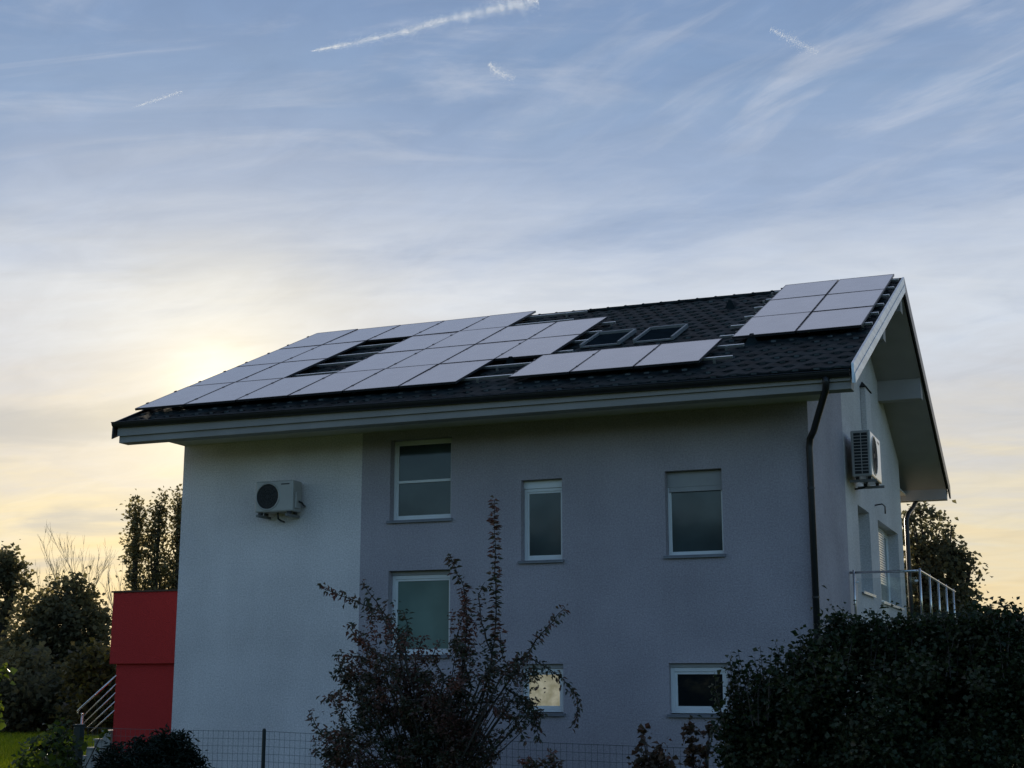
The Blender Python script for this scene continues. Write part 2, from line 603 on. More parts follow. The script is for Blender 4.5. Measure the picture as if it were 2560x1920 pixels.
# verge boards
for xa, xb in ((X1R, X1R + .035), (X0R - .03, X0R)):
    for sgn in (1, -1):
        mb = MB()
        f = lambda y: y if sgn > 0 else 2 * RY - y
        ya = YE - .02
        ymid = RY - (.002 if sgn > 0 else .002)
        if xa > 5 and sgn > 0 or True:
            h1, h0 = .07, -.22
            mb.hexa([(xa, f(ya), zt(ya, h0)), (xb, f(ya), zt(ya, h0)), (xb, f(ymid), zt(RY, h0)), (xa, f(ymid), zt(RY, h0)),
                     (xa, f(ya + .01), zt(ya, h1)), (xb, f(ya + .01), zt(ya, h1)), (xb, f(ymid), zt(RY, h1)), (xa, f(ymid), zt(RY, h1))])
            # folded drip edge along the lower half
            if sgn > 0 and xa > 5:
                mb.hexa([(xb, f(ya + .03), zt(ya, h0)), (xb + .012, f(ya + .03), zt(ya, h0)), (xb + .012, f(ymid), zt(RY, h0)), (xb, f(ymid), zt(RY, h0)),
                         (xb, f(ya + .03), zt(ya, -.08)), (xb + .012, f(ya + .03), zt(ya, -.08)), (xb + .012, f(ymid), zt(RY, -.08)), (xb, f(ymid), zt(RY, -.08))])
        mb.build('verge_board', M['verge'] if (sgn > 0 and xa > 5) else M['gutter'], roof, bevel=.003)
# eaves: box beam, soffit, gutter
for sgn in (1, -1):
    f = lambda y: y if sgn > 0 else 2 * RY - y
    mb = MB()
    ya, yb = (-1.37, -1.12)
    mb.box((-.38, min(f(ya), f(yb)), 5.61), (X1R - .03, max(f(ya), f(yb)), 5.875))
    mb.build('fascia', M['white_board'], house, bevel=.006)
    mb = MB()
    mb.box((0.0, min(f(-1.119), f(-.001)), SOF), (L if sgn < 0 else L + .3, max(f(-1.119), f(-.001)), SOF + .03))
    mb.build('soffit', M['soffit'], house)
    mb = MB()
    n = 10
    za, zb = 5.945, 5.85
    o = 0
    for xx, zz in ((X0R - .02, za), (X1R - .03, zb)):
        for rr in (.078, .070):
            for kk in range(n + 1):
                a = math.pi * kk / n
                mb.v.append((xx, f(-1.452) - math.cos(a) * rr, zz - math.sin(a) * rr * 1.05))
    m1 = n + 1
    for kk in range(n):
        mb.f.append((kk, kk + 1, 2 * m1 + kk + 1, 2 * m1 + kk))
        mb.f.append((m1 + kk, m1 + kk + 1, 3 * m1 + kk + 1, 3 * m1 + kk))
    mb.f.append((0, 2 * m1, 3 * m1, m1))
    mb.f.append((n, 2 * m1 + n, 3 * m1 + n, m1 + n))
    mb.f.append(tuple(range(n + 1)))
    mb.f.append(tuple(range(2 * m1, 2 * m1 + n + 1)))
    # rolled front lip
    mb.tube([(X0R - .02, f(-1.53), za), (X1R - .03, f(-1.53), zb)], .011, 6)
    mb.build('gutter', M['gutter'], house, smooth=False)
# purlins carrying the gable overhang
for y0, y1, z0 in ((2.54, 2.84, 7.20), (8.00, 8.30, 7.20), (RY - .15, RY + .15, 8.34)):
    for xa, xb in ((L - .02, X1R - .045), (X0R + .045, .02)):
        mb = MB()
        mb.hexa([(xa, y0, z0), (xb, y0, z0), (xb, y1, z0), (xa, y1, z0),
                 (xa, y0, zt(y0, -.201)), (xb, y0, zt(y0, -.201)), (xb, y1, zt(y1, -.201)), (xa, y1, zt(y1, -.201))])
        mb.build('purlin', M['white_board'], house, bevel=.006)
# downpipes
mb = MB()
mb.tube([(11.66, -1.45, 5.80), (11.655, -1.44, 5.70), (11.63, -1.36, 5.62), (11.24, -.22, 5.25), (11.16, -.09, 5.16), (11.14, -.075, 5.03), (11.14, -.075, GZ)], .05, 12)
mb.build('downpipe', M['gutter'], house, smooth=True)
mb = MB()
mb.tube([(11.30, 12.29, 5.80), (11.30, 12.2, 5.62), (11.28, 11.6, 5.40), (11.24, 11.05, 5.22), (11.21, 10.95, 5.08), (11.2, 10.94, GZ)], .05, 12)
mb.build('downpipe', M['gutter'], house, smooth=True)
for zz in (4.4, 2.8):
    mb = MB()
    mb.tube([(11.14, -.075, zz), (11.14, -.075, zz + .03)], .056, 12)
    mb.build('pipe_bracket', M['gutter'], house)
# cable duct on the gable with a dark wedge added on top
mb = MB()
mb.box((L + .001, 5.55, 5.25), (L + .10, 6.2, 7.02))
mb.build('cable_duct', M['gable_wall'], house, bevel=.01)
mb = MB()
mb.hexa([(L + .001, 5.5, 7.021), (L + .13, 5.5, 7.021), (L + .13, 6.25, 7.021), (L + .001, 6.25, 7.021),
         (L + .001, 5.8, 7.17), (L + .02, 5.8, 7.17), (L + .02, 5.95, 7.17), (L + .001, 5.95, 7.17)])
mb.build('dark_wedge', M['black'], house)
mb = MB()
mb.tube([(L - .01, 6.75, 4.93), (L + .14, 6.75, 4.95), (L + .19, 6.75, 4.9), (L + .19, 6.75, 4.76)], .014, 6)
mb.build('wall_hook', M['gutter'], house, smooth=True)
# roof windows
for xa, xb in ((6.96, 7.72), (7.92, 8.67)):
    def rf(u, s, h):
        y = 1.52 + s * COS
        return (u, y - h * SIN, zt(y, h * COS + .03))
    mb = MB()
    ln = 1.12
    mb.box((xa + .02, 0, 0), (xa + .06, ln, .07), rf).box((xb - .06, 0, 0), (xb - .02, ln, .07), rf)
    mb.box((xa + .06, 0, 0), (xb - .06, .05, .03), rf).box((xa + .06, ln - .05, 0), (xb - .06, ln, .075), rf)
    w = mb.build('roof_window', M['sash'], house, bevel=.004, label='tilted roof window set in the dark tiles')
    pm = MB()
    pm.box((xa + .0605, .0505, .0), (xb - .0605, ln - .0505, .028), rf)
    pm.build('pane', M['skypane'], w)
# roof vents
for vx, vy in ((9.02, 4.15), (6.03, .62), (10.15, .72)):
    mb = MB()
    z = zt(vy)
    o = [(vx - .11, vy - .02, z - .02), (vx + .11, vy - .02, z - .02), (vx + .15, vy + .5, zt(vy + .5) - .01), (vx - .15, vy + .5, zt(vy + .5) - .01)]
    mb.add(o + [(vx - .03, vy + .03, z + .19), (vx + .03, vy + .03, z + .19), (vx + .05, vy + .32, zt(vy + .32) + .06), (vx - .05, vy + .32, zt(vy + .32) + .06)],
           [(0, 1, 5, 4), (1, 2, 6, 5), (2, 3, 7, 6), (3, 0, 4, 7), (4, 5, 6, 7), (0, 3, 2, 1)])
    mb.build('roof_vent', M['tile'], house, bevel=.01, label='small dark vent cowl on the tiles')

# red entrance porch on the far left gable
PY = 3.0
mb = MB()
mb.box((-3.67, PY, 1.965), (-.001, 6.2, 3.39))
porch = mb.build('porch', M['red_wall'], house, bevel=.008, label='red render porch at the left end')
mb = MB()
mb.box((-3.56, PY + .09, GZ - .1), (-.001, 6.1, 1.964))
mb.build('lower_wall', M['red_wall'], porch)
mb = MB()
mb.box((-3.70, PY - .03, 3.391), (-.001, 6.23, 3.425))
mb.build('parapet_cap', M['roof_brown'], porch)

# balcony on the gable side
BY0, BY1, BX1, BZ = 3.2, 9.0, 12.27, 2.36
mb = MB()
mb.box((L + .001, BY0 - .05, BZ - .2), (BX1 + .05, BY1 + .05, BZ))
balcony = mb.build('balcony', M['concrete'], house, bevel=.01)
posts = [(11.2, BY0)] + [(BX1, BY0 + 1.45 * i) for i in range(5)]
for px, py in posts:
    mb = MB()
    mb.tube([(px, py, BZ), (px, py, 3.44)], .02, 10)
    mb.build('railing_post', M['steel'], balcony, smooth=True)
mb = MB()
mb.tube([(L + .01, BY0 + .03, 3.40), (BX1 - .12, BY0 + .03, 3.40), (BX1 - .03, BY0 + .06, 3.40), (BX1, BY0 + .15, 3.40), (BX1, BY1 + .35, 3.40)], .022, 10)
mb.build('handrail', M['steel'], balcony, smooth=True)
for px, s in ((11.2, 1), (BX1, -1)):
    for zz in (3.235, 2.6):
        mb = MB()
        mb.box((px + s * .03 - (.0 if s > 0 else .06), BY0 - .018, zz - .018), (px + s * .03 + (.06 if s > 0 else .0), BY0 + .018, zz + .018))
        mb.build('glass_clamp', M['sill_white'], balcony, bevel=.012)
mb = MB()
mb.box((11.25, BY0 - .004, 2.45), (BX1 - .05, BY0 + .004, 3.3))
mb.build('glass_panel', M['clear_glass'], balcony)
mb = MB()
mb.box((11.3, BY1 + .9, BZ - .2), (12.6, BY1 + .94, 3.02))
mb.build('rear_screen', M['screen'], balcony)
for py in (BY0 + .2, BY1 - .2):
    mb = MB()
    mb.tube([(BX1 - .1, py, GZ - .1), (BX1 - .1, py, BZ - .2)], .08, 10)
    mb.build('balcony_column', M['concrete'], balcony)

# ------------------------------------------------------------------ solar panels
PW, PH = 1.03, 1.7147
SX0, SYP, SZP = -0.442, -0.925, 6.294


def panel_matrix(x, s):
    y, z = SYP + s * COS, SZP + s * SIN
    ang = math.atan(TAN)
    return Matrix.Translation((x, y, z)) @ Matrix.Rotation(ang, 4, 'X')


proto = None


def make_panel():
    t = thing('solar_panel', '', 'solar panel')
    w, h = PW - .02, PH - .02
    mb = MB()
    mb.box((.01, .01, -.038), (.01 + w, .032, 0)).box((.01, h - .012, -.038), (.01 + w, h + .01, 0))
    mb.box((.01, .032, -.038), (.022, h - .012, 0)).box((w - .002, .032, -.038), (w + .01, h - .012, 0))
    mb.box((.02, .03, -.036), (w, h, -.03))
    mb.build('frame', M['panel_frame'], t)
    mb = MB()
    mb.box((.0222, .0322, -.02), (w - .0022, h - .0122, -.002))
    mb.build('glass', M['panel'], t)
    for s in (.24, .76):
        mb = MB()
        mb.box((-.014, s * PH - .03, -.03), (.014, s * PH + .03, .008))
        mb.build('clamp', M['panel_frame'], t)
    return t


ORD = ['first', 'second', 'third', 'fourth', 'fifth', 'sixth', 'seventh']
ROW = ['bottom row', 'second row from bottom', 'second row from top', 'top row']
spots = []
for j in range(4):
    cols = {0: range(6), 1: [0, 1, 3, 4, 5, 6], 2: [0, 1, 3, 4, 5, 6], 3: range(5)}[j]
    for n, i in enumerate(cols):
        nm = ORD[n]
        spots.append((SX0 + i * PW, j * PH, '%s solar panel from left, %s, large array' % (nm, ROW[j]), 'panels of the large left array'))
for i in range(3):
    spots.append((SX0 + 6.86 * PW + i * PW, 0, ['left', 'middle', 'right'][i] + ' solar panel of the three in a row below the roof windows', 'three panels below the roof windows'))
for j in range(3):
    for i in range(2):
        spots.append((SX0 + 10.274 + i * PW, 1.7786 + j * PH, '%s %s solar panel in the block of six by the right gable' % (['lower', 'middle', 'upper'][j], ['left', 'right'][i]), 'block of six panels by the right gable'))
proto = make_panel()
for n, (x, s, lab, grp) in enumerate(spots):
    o = proto if n == 0 else copy_tree(proto)
    jit = Matrix.Rotation(rnd.uniform(-.0035, .0035), 4, 'X') @ Matrix.Rotation(rnd.uniform(-.0035, .0035), 4, 'Y')
    o.matrix_world = panel_matrix(x, s) @ jit
    o['label'] = lab
    o['group'] = grp

# mounting rails
def rail(xa, xb, s, lab, hooks):
    t = thing('mounting_rail', lab, 'mounting rail', group='aluminium rails under the solar panels')
    m = panel_matrix(0, s)
    fn = lambda x, y, z: tuple(m @ Vector((x, y, z)))
    mb = MB()
    mb.box((xa, -.02, -.082), (xb, .02, -.04), fn)
    mb.build('profile', M['alu'], t, bevel=.003)
    for hx in hooks:
        mb = MB()
        mb.box((hx - .02, -.05, -.15), (hx + .02, -.03, -.06), fn)
        mb.build('hook', M['alu'], t)


for k, f in enumerate((.24, .76)):
    w = ['lower', 'upper'][k]
    rail(SX0 + .02, 10.13, f * PH, w + ' aluminium rail under the bottom row, its end showing right of the three panels', [5.95, 9.85])
    rail(SX0 + .02, SX0 + 7.25 * PW, (1 + f) * PH, w + ' aluminium rail under the second row, stub showing left of the roof windows', [6.95])
    rail(SX0 + .02, SX0 + 7.25 * PW, (2 + f) * PH, w + ' aluminium rail under the third row, stub showing beside the bare tiles', [6.95])
    rail(SX0 + .02, 5.93, (3 + f) * PH, w + ' aluminium rail of the top row running on along the ridge', [5.5])
    for j, nm in enumerate(('lower', 'middle', 'upper')):
        rail(9.55 + .07 * j, 12.0, 1.7786 + (j + f) * PH, '%s aluminium rail under the %s pair of the six panels' % (w, nm), [11.0, 11.85] if j == 0 else [9.65])


# ------------------------------------------------------------------ air conditioners
def air_con(label, mat, loc, rz, w, h, d, front=None):
    t = thing('air_conditioner', label, 'air conditioner', loc, 'air conditioners on the house walls')
    t.rotation_euler = (0, 0, rz)
    t.matrix_world = Matrix.Translation(loc) @ Matrix.Rotation(rz, 4, 'Z')
    mw = t.matrix_world
    fn = lambda x, y, z: tuple(mw @ Vector((x, y, z)))
    mb = MB()
    mb.box((0, -d, 0), (w, 0, h), fn)
    mb.build('body', mat, t, bevel=.022)
    mb = MB()
    mb.box((.025, -d - .0018, .025), (w - .025, -d + .001, h - .025), fn)
    mb.build('front_panel', front or mat, t)
    # round fan opening: ring, dark bowl, grille
    cx, cz, r = w * .335, h * .5, h * .40
    n = 40
    mb = MB()
    for rr, yy in ((r + .03, -d - .002), (r + .022, -d - .012), (r, -d - .012), (r, -d - .003)):
        for k in range(n):
            a = 2 * math.pi * k / n
            mb.v.append(fn(cx + rr * math.cos(a), yy, cz + rr * math.sin(a)))
    for q in range(3):
        for k in range(n):
            mb.f.append((q * n + k, q * n + (k + 1) % n, (q + 1) * n + (k + 1) % n, (q + 1) * n + k))
    mb.build('fan_ring', mat, t, smooth=True)
    mb = MB()
    mb.add([fn(cx + r * math.cos(2 * math.pi * k / n), -d - .003, cz + r * math.sin(2 * math.pi * k / n)) for k in range(n)], [tuple(range(n))])
    mb.build('fan', M['ac_dark'], t)
    mb = MB()
    for rr in (.3, .5, .7, .9):
        pts = [fn(cx + r * rr * math.cos(2 * math.pi * k / 28), -d - .008, cz + r * rr * math.sin(2 * math.pi * k / 28)) for k in range(29)]
        mb.tube(pts, .0028, 4)
    for k in range(12):
        a = math.pi * k / 6
        mb.tube([fn(cx + r * .15 * math.cos(a), -d - .01, cz + r * .15 * math.sin(a)), fn(cx + r * math.cos(a), -d - .01, cz + r * math.sin(a))], .0025, 4)
    mb.build('fan_grille', M['gutter'], t)
    mb = MB()
    mb.box((w * .68, -d - .003, h * .86), (w * .9, -d + .001, h * .9), fn)
    mb.build('name_plate', M['gutter'], t)
    # coil grille on the left side
    mb = MB()
    mb.box((-.003, -d + .05, h * .05), (.002, -.05, h * .94), fn)
    mb.build('coil', M['ac_dark'], t)
    mb = MB()
    for k in range(1, 13):
        zz = h * .05 + k * h * .89 / 13
        mb.box((-.012, -d + .045, zz - .006), (-.0032, -.045, zz + .006), fn)
    mb.box((-.013, -d * .52 - .006, h * .05), (-.0032, -d * .52 + .006, h * .94), fn)
    mb.build('coil_grille', mat, t)
    # side cover with service valves on the right
    mb = MB()
    mb.box((w - .001, -d * .8, h * .1), (w + .03, -d * .25, h * .62), fn)
    mb.build('valve_cover', mat, t, bevel=.01)
    for bx in (w * .12, w * .88):
        mb = MB()
        mb.box((bx - .022, -d - .06, -.085), (bx + .022, .07, -.04), fn)
        mb.build('bracket', M['ac_bracket'], t, bevel=.004)
        for fy in (-d * .82, -d * .2):
            mb = MB()
            mb.box((bx - .03, fy - .03, -.0399), (bx + .03, fy + .03, -.0005), fn)
            mb.build('foot', M['gutter'], t)
    mb = MB()
    mb.tube([fn(w * .5, -d * .5, -.002), fn(w * .5, -d * .45, -.10), fn(w * .51, -d * .2, -.13), fn(w * .51, .06, -.14)], .016, 8)
    mb.build('drain_hose', M['gutter'], t, smooth=True)
    mb = MB()
    mb.tube([fn(w + .01, -d * .5, h * .35), fn(w + .07, -d * .45, h * .3), fn(w + .07, -.05, h * .22), fn(w + .03, .065, h * .22)], .016, 8)
    mb.build('hose', M['gutter'], t, smooth=True)
    return t


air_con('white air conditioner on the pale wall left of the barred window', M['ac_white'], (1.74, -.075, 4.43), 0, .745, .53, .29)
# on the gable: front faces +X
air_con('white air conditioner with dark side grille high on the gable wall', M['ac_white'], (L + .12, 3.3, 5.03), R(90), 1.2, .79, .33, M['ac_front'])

# ------------------------------------------------------------------ stairs beside the porch
st = thing('staircase', 'grey outdoor steps with a steel rail climbing to the red porch', 'staircase', (-4.1, 3.5, GZ))
steps = [(-3.56, -3.75, .66), (-3.75, -3.94, .49), (-3.94, -4.13, .32), (-4.13, -4.34, .15), (-4.34, -4.58, -.02)]
for xa, xb, z in steps:
    mb = MB()
    mb.box((xb, PY + .02, GZ - .1), (xa - .001, PY + 1.2, z - .035))
    mb.box((xb - .02, PY + .0, z - .0345), (xa - .001, PY + 1.22, z))
    mb.build('step', M['concrete'], st, bevel=.004)
mb = MB()
q0, q1 = Vector((-4.39, PY + .03, 1.04)), Vector((-3.5, PY + .03, 1.74))
dv = (q1 - q0)
mb.tube([q0 + Vector((-.02, 0, -.07)), q0 + Vector((-.015, 0, -.01)), q0 + Vector((.03, 0, .035)), q1], .019, 8)
mb.build('handrail', M['steel'], st, smooth=True)
for k in range(1, 5):
    mb = MB()
    a = q0 + Vector((.13, 0, -.02 - .155 * k + .06))
    if k > 2:
        a = a + dv * (.12 * (k - 2))
    b = q1 + Vector((0, 0, -.172 * k))
    mb.tube([a, b], .012, 6)
    mb.build('rail_bar', M['steel'], st, smooth=True)
mb = MB()
mb.tube([(-4.29, PY + .03, -.05), (-4.29, PY + .03, .97)], .02, 8)
mb.tube([(-4.29, PY + .03, .96), (-4.29, PY + .03, .99)], .028, 8)
mb.build('rail_post', M['steel'], st, smooth=True)

# ------------------------------------------------------------------ wire fence in front
FY = -3.0
fence = thing('wire_fence', 'low dark green wire mesh fence in front of the pale wall', 'fence', (5, FY, GZ))
px_ = [(3.70, .93), (6.95, .87), (10.2, .80), (13.45, .76), (16.7, .72)]
mb = MB()
mb.box((.38, FY - .055, GZ - .1), (.50, FY + .055, .95))
mb.box((.37, FY - .065, .95), (.51, FY + .065, .975))
mb.build('gate_post', M['post_green'], fence, bevel=.008)
for x, z in px_:
    mb = MB()
    mb.tube([(x, FY, GZ - .1), (x, FY, z), (x, FY, z + .02)], [.028, .028, .016], 10)
    mb.build('post', M['post_green'], fence)
ends = [(.44, .95)] + px_
for (xa, za), (xb, zb) in zip(ends, ends[1:]):
    mb = MB()
    n = int((xb - xa) / .085)
    for i in range(1, n):
        x = xa + (xb - xa) * i / n
        z = za + (zb - za) * i / n - .02
        mb.tube([(x, FY, GZ), (x + rnd.uniform(-.006, .006), FY + rnd.uniform(-.006, .006), (z + GZ) / 2), (x, FY, z)], .0026, 3, False)
    zl = 0
    while zl < 1.15:
        pts = []
        for i in range(9):
            x = xa + (xb - xa) * i / 8
            pts.append((x, FY - .004, za + (zb - za) * i / 8 - .02 - zl - .012 * math.sin(math.pi * i / 8) + rnd.uniform(-.003, .003)))
        mb.tube(pts, .0036 if zl == 0 else .0026, 3, False)
        zl += .105
    mb.build('mesh_panel', M['wire'], fence)

# ------------------------------------------------------------------ plants
def leaf_object(name, P, Dr, Ln, Wd, mat, parent, fold=.18, tint=None):
    """P bases, Dr unit directions, Ln lengths: folded pointed leaves as one mesh"""
    n = len(P)
    up = rng.normal(size=(n, 3))
    up[:, 2] += 1.0
    s = np.cross(Dr, up)
    s /= np.linalg.norm(s, axis=1, keepdims=True) + 1e-9
    nn = np.cross(s, Dr)
    Ln = Ln[:, None]
    W = Ln * Wd
    mid = P + Dr * Ln * .45
    V = np.stack([P, mid - s * W + nn * Ln * fold, P + Dr * Ln - nn * Ln * .08, mid + s * W + nn * Ln * fold], 1).reshape(-1, 3)
    base = np.arange(n) * 4
    tri = np.stack([base, base + 1, base + 2, base, base + 2, base + 3], 1).reshape(-1)
    me = bpy.data.meshes.new(name)
    me.vertices.add(n * 4)
    me.vertices.foreach_set('co', V.astype(np.float32).ravel())
    me.loops.add(n * 6)
    me.loops.foreach_set('vertex_index', tri.astype(np.int32))
    me.polygons.add(n * 2)
    me.polygons.foreach_set('loop_start', (np.arange(n * 2) * 3).astype(np.int32))
    me.update(calc_edges=True)
    at = me.attributes.new('tint', 'FLOAT', 'FACE')
    t = rng.random(n) if tint is None else tint
    at.data.foreach_set('value', np.repeat(t, 2).astype(np.float32))
    me.materials.append(mat)
    o = bpy.data.objects.new(name, me)
    COL.objects.link(o)
    o.parent = parent
    o.matrix_parent_inverse = parent.matrix_world.inverted()
    return o


def unit(a):
    return a / (np.linalg.norm(a, axis=1, keepdims=True) + 1e-9)


def clump_points(c, rad, n, sub, spread, shell=.5, power=.45):
    """uneven crown: leaves gathered round sub-centres spread through an ellipsoid"""
    d = unit(rng.normal(size=(sub, 3)))
    rr = np.where(rng.random(sub) < shell, rng.uniform(.75, 1.05, sub), rng.random(sub) ** power)
    sc = np.array(c) + d * rr[:, None] * np.array(rad)
    k = rng.integers(0, sub, n)
    w = rng.uniform(.5, 1.4, sub)[k]
    off = rng.normal(size=(n, 3)) * (w * spread)[:, None]
    return sc[k] + off, sc


def dirs(n, droop=-.2, up=.6):
    d = rng.normal(size=(n, 3))
    d[:, 2] = d[:, 2] * up + droop
    return unit(d)


def shoot_leaves(pts, step, ln, spread_ang=1.0, droop=-.5):
    """leaves set in turn along a twig"""
    P, Dv = [], []
    pts = [Vector(p) for p in pts]
    for a, b in zip(pts, pts[1:]):
        l = (b - a).length
        t = (b - a).normalized()
        m = max(1, int(l / step))
        for i in range(m):
            p = a.lerp(b, (i + rnd.random() * .5) / m)
            ang = rnd.uniform(0, 2 * math.pi)
            e = t.orthogonal().normalized()
            e.rotate(Matrix.Rotation(ang, 3, t))
            d = (e * spread_ang + t * .5 + Vector((0, 0, droop * .5))).normalized()
            P.append(p)
            Dv.append(d)
    return np.array(P), np.array(Dv)


def plant(name, label, cat, base, clusters, mat, leaf, wd=.28, group=None, trunk_r=.05, droop=-.2, up=.6, stems=None, density=1.0, bark=None, part='crown', stem_part='trunk', fold=.18, shell=.5, max_branch=40):
    t = thing(name, label, cat, base, group)
    PP, SS = [], []
    for c, rad, n, sub, spr in clusters:
        p, sc = clump_points(c, rad, int(n * density), sub, spr, shell)
        PP.append(p)
        SS.append(sc)
    P = np.concatenate(PP)
    P = P[P[:, 2] > base[2] - .05]
    n = len(P)
    leaf_object(part, P, dirs(n, droop, up), leaf * rng.uniform(.5, 1.45, n), wd, mat, t, fold)
    mb = MB()
    b = Vector(base)
    for c, rad, _, _, _ in clusters:
        c = Vector(c)
        mid = b.lerp(c, .5) + Vector((rnd.uniform(-.1, .1), rnd.uniform(-.1, .1), .05)) * rad[0]
        mb.tube([b, mid, c], [trunk_r, trunk_r * .7, trunk_r * .35], 6)
    allS = np.concatenate(SS)
    rng.shuffle(allS)
    for s in allS[:max_branch]:
        c = min((Vector(q[0]) for q in clusters), key=lambda q: (q - Vector(s)).length)
        a = c.lerp(b, .25)
        mb.tube([a, a.lerp(Vector(s), .5) + Vector((0, 0, .05)), Vector(s)], [trunk_r * .35, trunk_r * .22, trunk_r * .1], 4, False)
    mb.build(stem_part, bark or M['bark'], t)
    return t


LM = {}
LM['shrub'] = leafmat('shrub leaf', [(0.032, 0.046, 0.028), (0.055, 0.062, 0.034), (0.13, 0.065, 0.05), (0.19, 0.08, 0.06)], .35, 1.6, .4, .5)
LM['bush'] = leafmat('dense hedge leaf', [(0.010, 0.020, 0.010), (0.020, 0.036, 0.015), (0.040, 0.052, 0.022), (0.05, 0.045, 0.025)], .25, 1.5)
LM['red'] = leafmat('reddish leaf', [(0.035, 0.042, 0.026), (0.09, 0.06, 0.04), (0.14, 0.06, 0.045)], .3, 2.0)
LM['conifer'] = leafmat('dark needle leaf', [(0.008, 0.016, 0.010), (0.018, 0.030, 0.018)], .15, 2.0)
LM['tree'] = leafmat('far tree leaf', [(0.07, 0.068, 0.045), (0.115, 0.11, 0.065), (0.17, 0.14, 0.06)], .5, .5, .6, .12)
LM['tree_warm'] = leafmat('autumn tree leaf', [(0.05, 0.05, 0.03), (0.10, 0.08, 0.03), (0.22, 0.17, 0.03)], .45, .5)
LM['poplar'] = leafmat('poplar leaf', [(0.10, 0.09, 0.05), (0.15, 0.13, 0.065), (0.19, 0.16, 0.075)], .5, .4)
LM['bright'] = leafmat('young yellow green leaf', [(0.03, 0.045, 0.014), (0.065, 0.09, 0.018), (0.13, 0.14, 0.025)], .45, 3.0)

# --- the tall ragged shrub in front of the grey wall
SYY = -4.2


def sp(u, v, dy=0):
    return tuple(spot_y(u, v, SYY + dy))


base = spot_y(1080, 2040, SYY)
base.z = GZ
shrub = thing('shrub', 'ragged dark shrub with long upright shoots in front of the grey wall', 'shrub', base)
PP, DD, LL = [], [], []
shoots = [
    [(1215, 1760), (1240, 1560), (1237, 1400), (1236, 1250)],
    [(1150, 1720), (1168, 1560), (1160, 1470), (1122, 1385)],
    [(1180, 1720), (1140, 1600), (1165, 1520), (1152, 1470)],
    [(1010, 1640), (950, 1530), (880, 1500), (800, 1468)],
    [(1010, 1610), (950, 1520), (905, 1452)],
    [(1000, 1640), (1020, 1580), (1012, 1530)],
    [(1040, 1700), (1040, 1640), (1060, 1590)],
    [(1290, 1680), (1340, 1600), (1380, 1555), (1412, 1518)],
    [(1230, 1680), (1320, 1640), (1400, 1690), (1448, 1750), (1436, 1812)],
    [(1230, 1640), (1205, 1560), (1195, 1490), (1212, 1456)],
    [(960, 1650), (900, 1600), (870, 1565)],
    [(960, 1680), (900, 1640), (838, 1640)],
    [(960, 1700), (880, 1690), (828, 1692)],
    [(900, 1760), (840, 1735), (805, 1755)],
    [(860, 1830), (800, 1830), (770, 1775)],
    [(1260, 1720), (1330, 1760), (1350, 1850)],
    [(1220, 1760), (1290, 1800), (1310, 1850)],
    [(1110, 1700), (1080, 1640), (1100, 1600)],
    [(1250, 1700), (1290, 1650), (1320, 1640)],
    [(1200, 1700), (1255, 1640), (1250, 1580)],
]
stem = MB()
for k, s in enumerate(shoots):
    dy = rnd.uniform(-.5, .5)
    pts = [Vector(sp(u, v, dy * (1 - i / len(s)))) for i, (u, v) in enumerate(s)]
    fine = []
    for a, b in zip(pts, pts[1:]):
        for i in range(5):
            fine.append(a.lerp(b, i / 5) + Vector((rnd.uniform(-.012, .012), 0, 0)))
    fine.append(pts[-1])
    foot = base + Vector((rnd.uniform(-.1, .1), rnd.uniform(-.1, .1), 0))
    knee = foot.lerp(fine[0], .55) + Vector((rnd.uniform(-.12, .12), rnd.uniform(-.1, .1), rnd.uniform(.1, .25)))
    stem.tube([foot, foot.lerp(knee, .5) + Vector((rnd.uniform(-.05, .05), 0, .06)), knee] + fine, [.02, .018, .015] + [.012 - .009 * i / len(fine) for i in range(len(fine))], 5)
    p, d = shoot_leaves(fine, .0095 if k > 1 else .0075, .08, 1.0, -1.1)
    j = rng.normal(size=p.shape) * (.028 if k > 1 else .02)
    PP.append(p + j)
    DD.append(d)
    LL.append(np.full(len(p), .082 if k > 1 else .095))
for (u, v, ru, rv, n, sub) in [
        (1000, 1700, 105, 115, 1400, 46), (1080, 1810, 120, 130, 6200, 80), (1010, 1750, 110, 70, 1500, 40), (900, 1780, 90, 70, 1300, 34), (930, 1870, 130, 70, 1800, 60),
        (1150, 1720, 60, 110, 1000, 30), (1160, 1850, 80, 90, 1700, 30), (960, 1590, 60, 80, 480, 24), (1260, 1730, 90, 50, 460, 22),
        (1160, 1590, 30, 60, 240, 14), (870, 1670, 45, 40, 420, 12), (1290, 1680, 60, 24, 300, 14), (1300, 1790, 60, 60, 300, 14), (850, 1880, 60, 50, 700, 18), (1060, 1920, 180, 60, 3000, 60), (1110, 1880, 90, 90, 2000, 40)]:
    dist = (spot_y(u, v, SYY) - CAM).length
    pm = dist / FPX
    p, sc = clump_points(sp(u, v), (ru * pm, .55 * max(ru, rv) * pm + .15, rv * pm), n, sub, .055, .45, .5)
    PP.append(p)
    DD.append(dirs(len(p), -.35, .6))
    LL.append(np.full(len(p), .066))
    for s in sc[:5]:
        stem.tube([base.lerp(Vector(s), .15), base.lerp(Vector(s), .6) + Vector((0, 0, .08)), Vector(s)], [.014, .008, .003], 4, False)
P, Dv, Ls = np.concatenate(PP), np.concatenate(DD), np.concatenate(LL)
keep = P[:, 2] > GZ
P, Dv, Ls = P[keep], Dv[keep], Ls[keep]
leaf_object('foliage', P, Dv, Ls * rng.uniform(.6, 1.25, len(P)), .22, LM['shrub'], shrub, .15)
stem.build('stem', M['bark'], shrub)


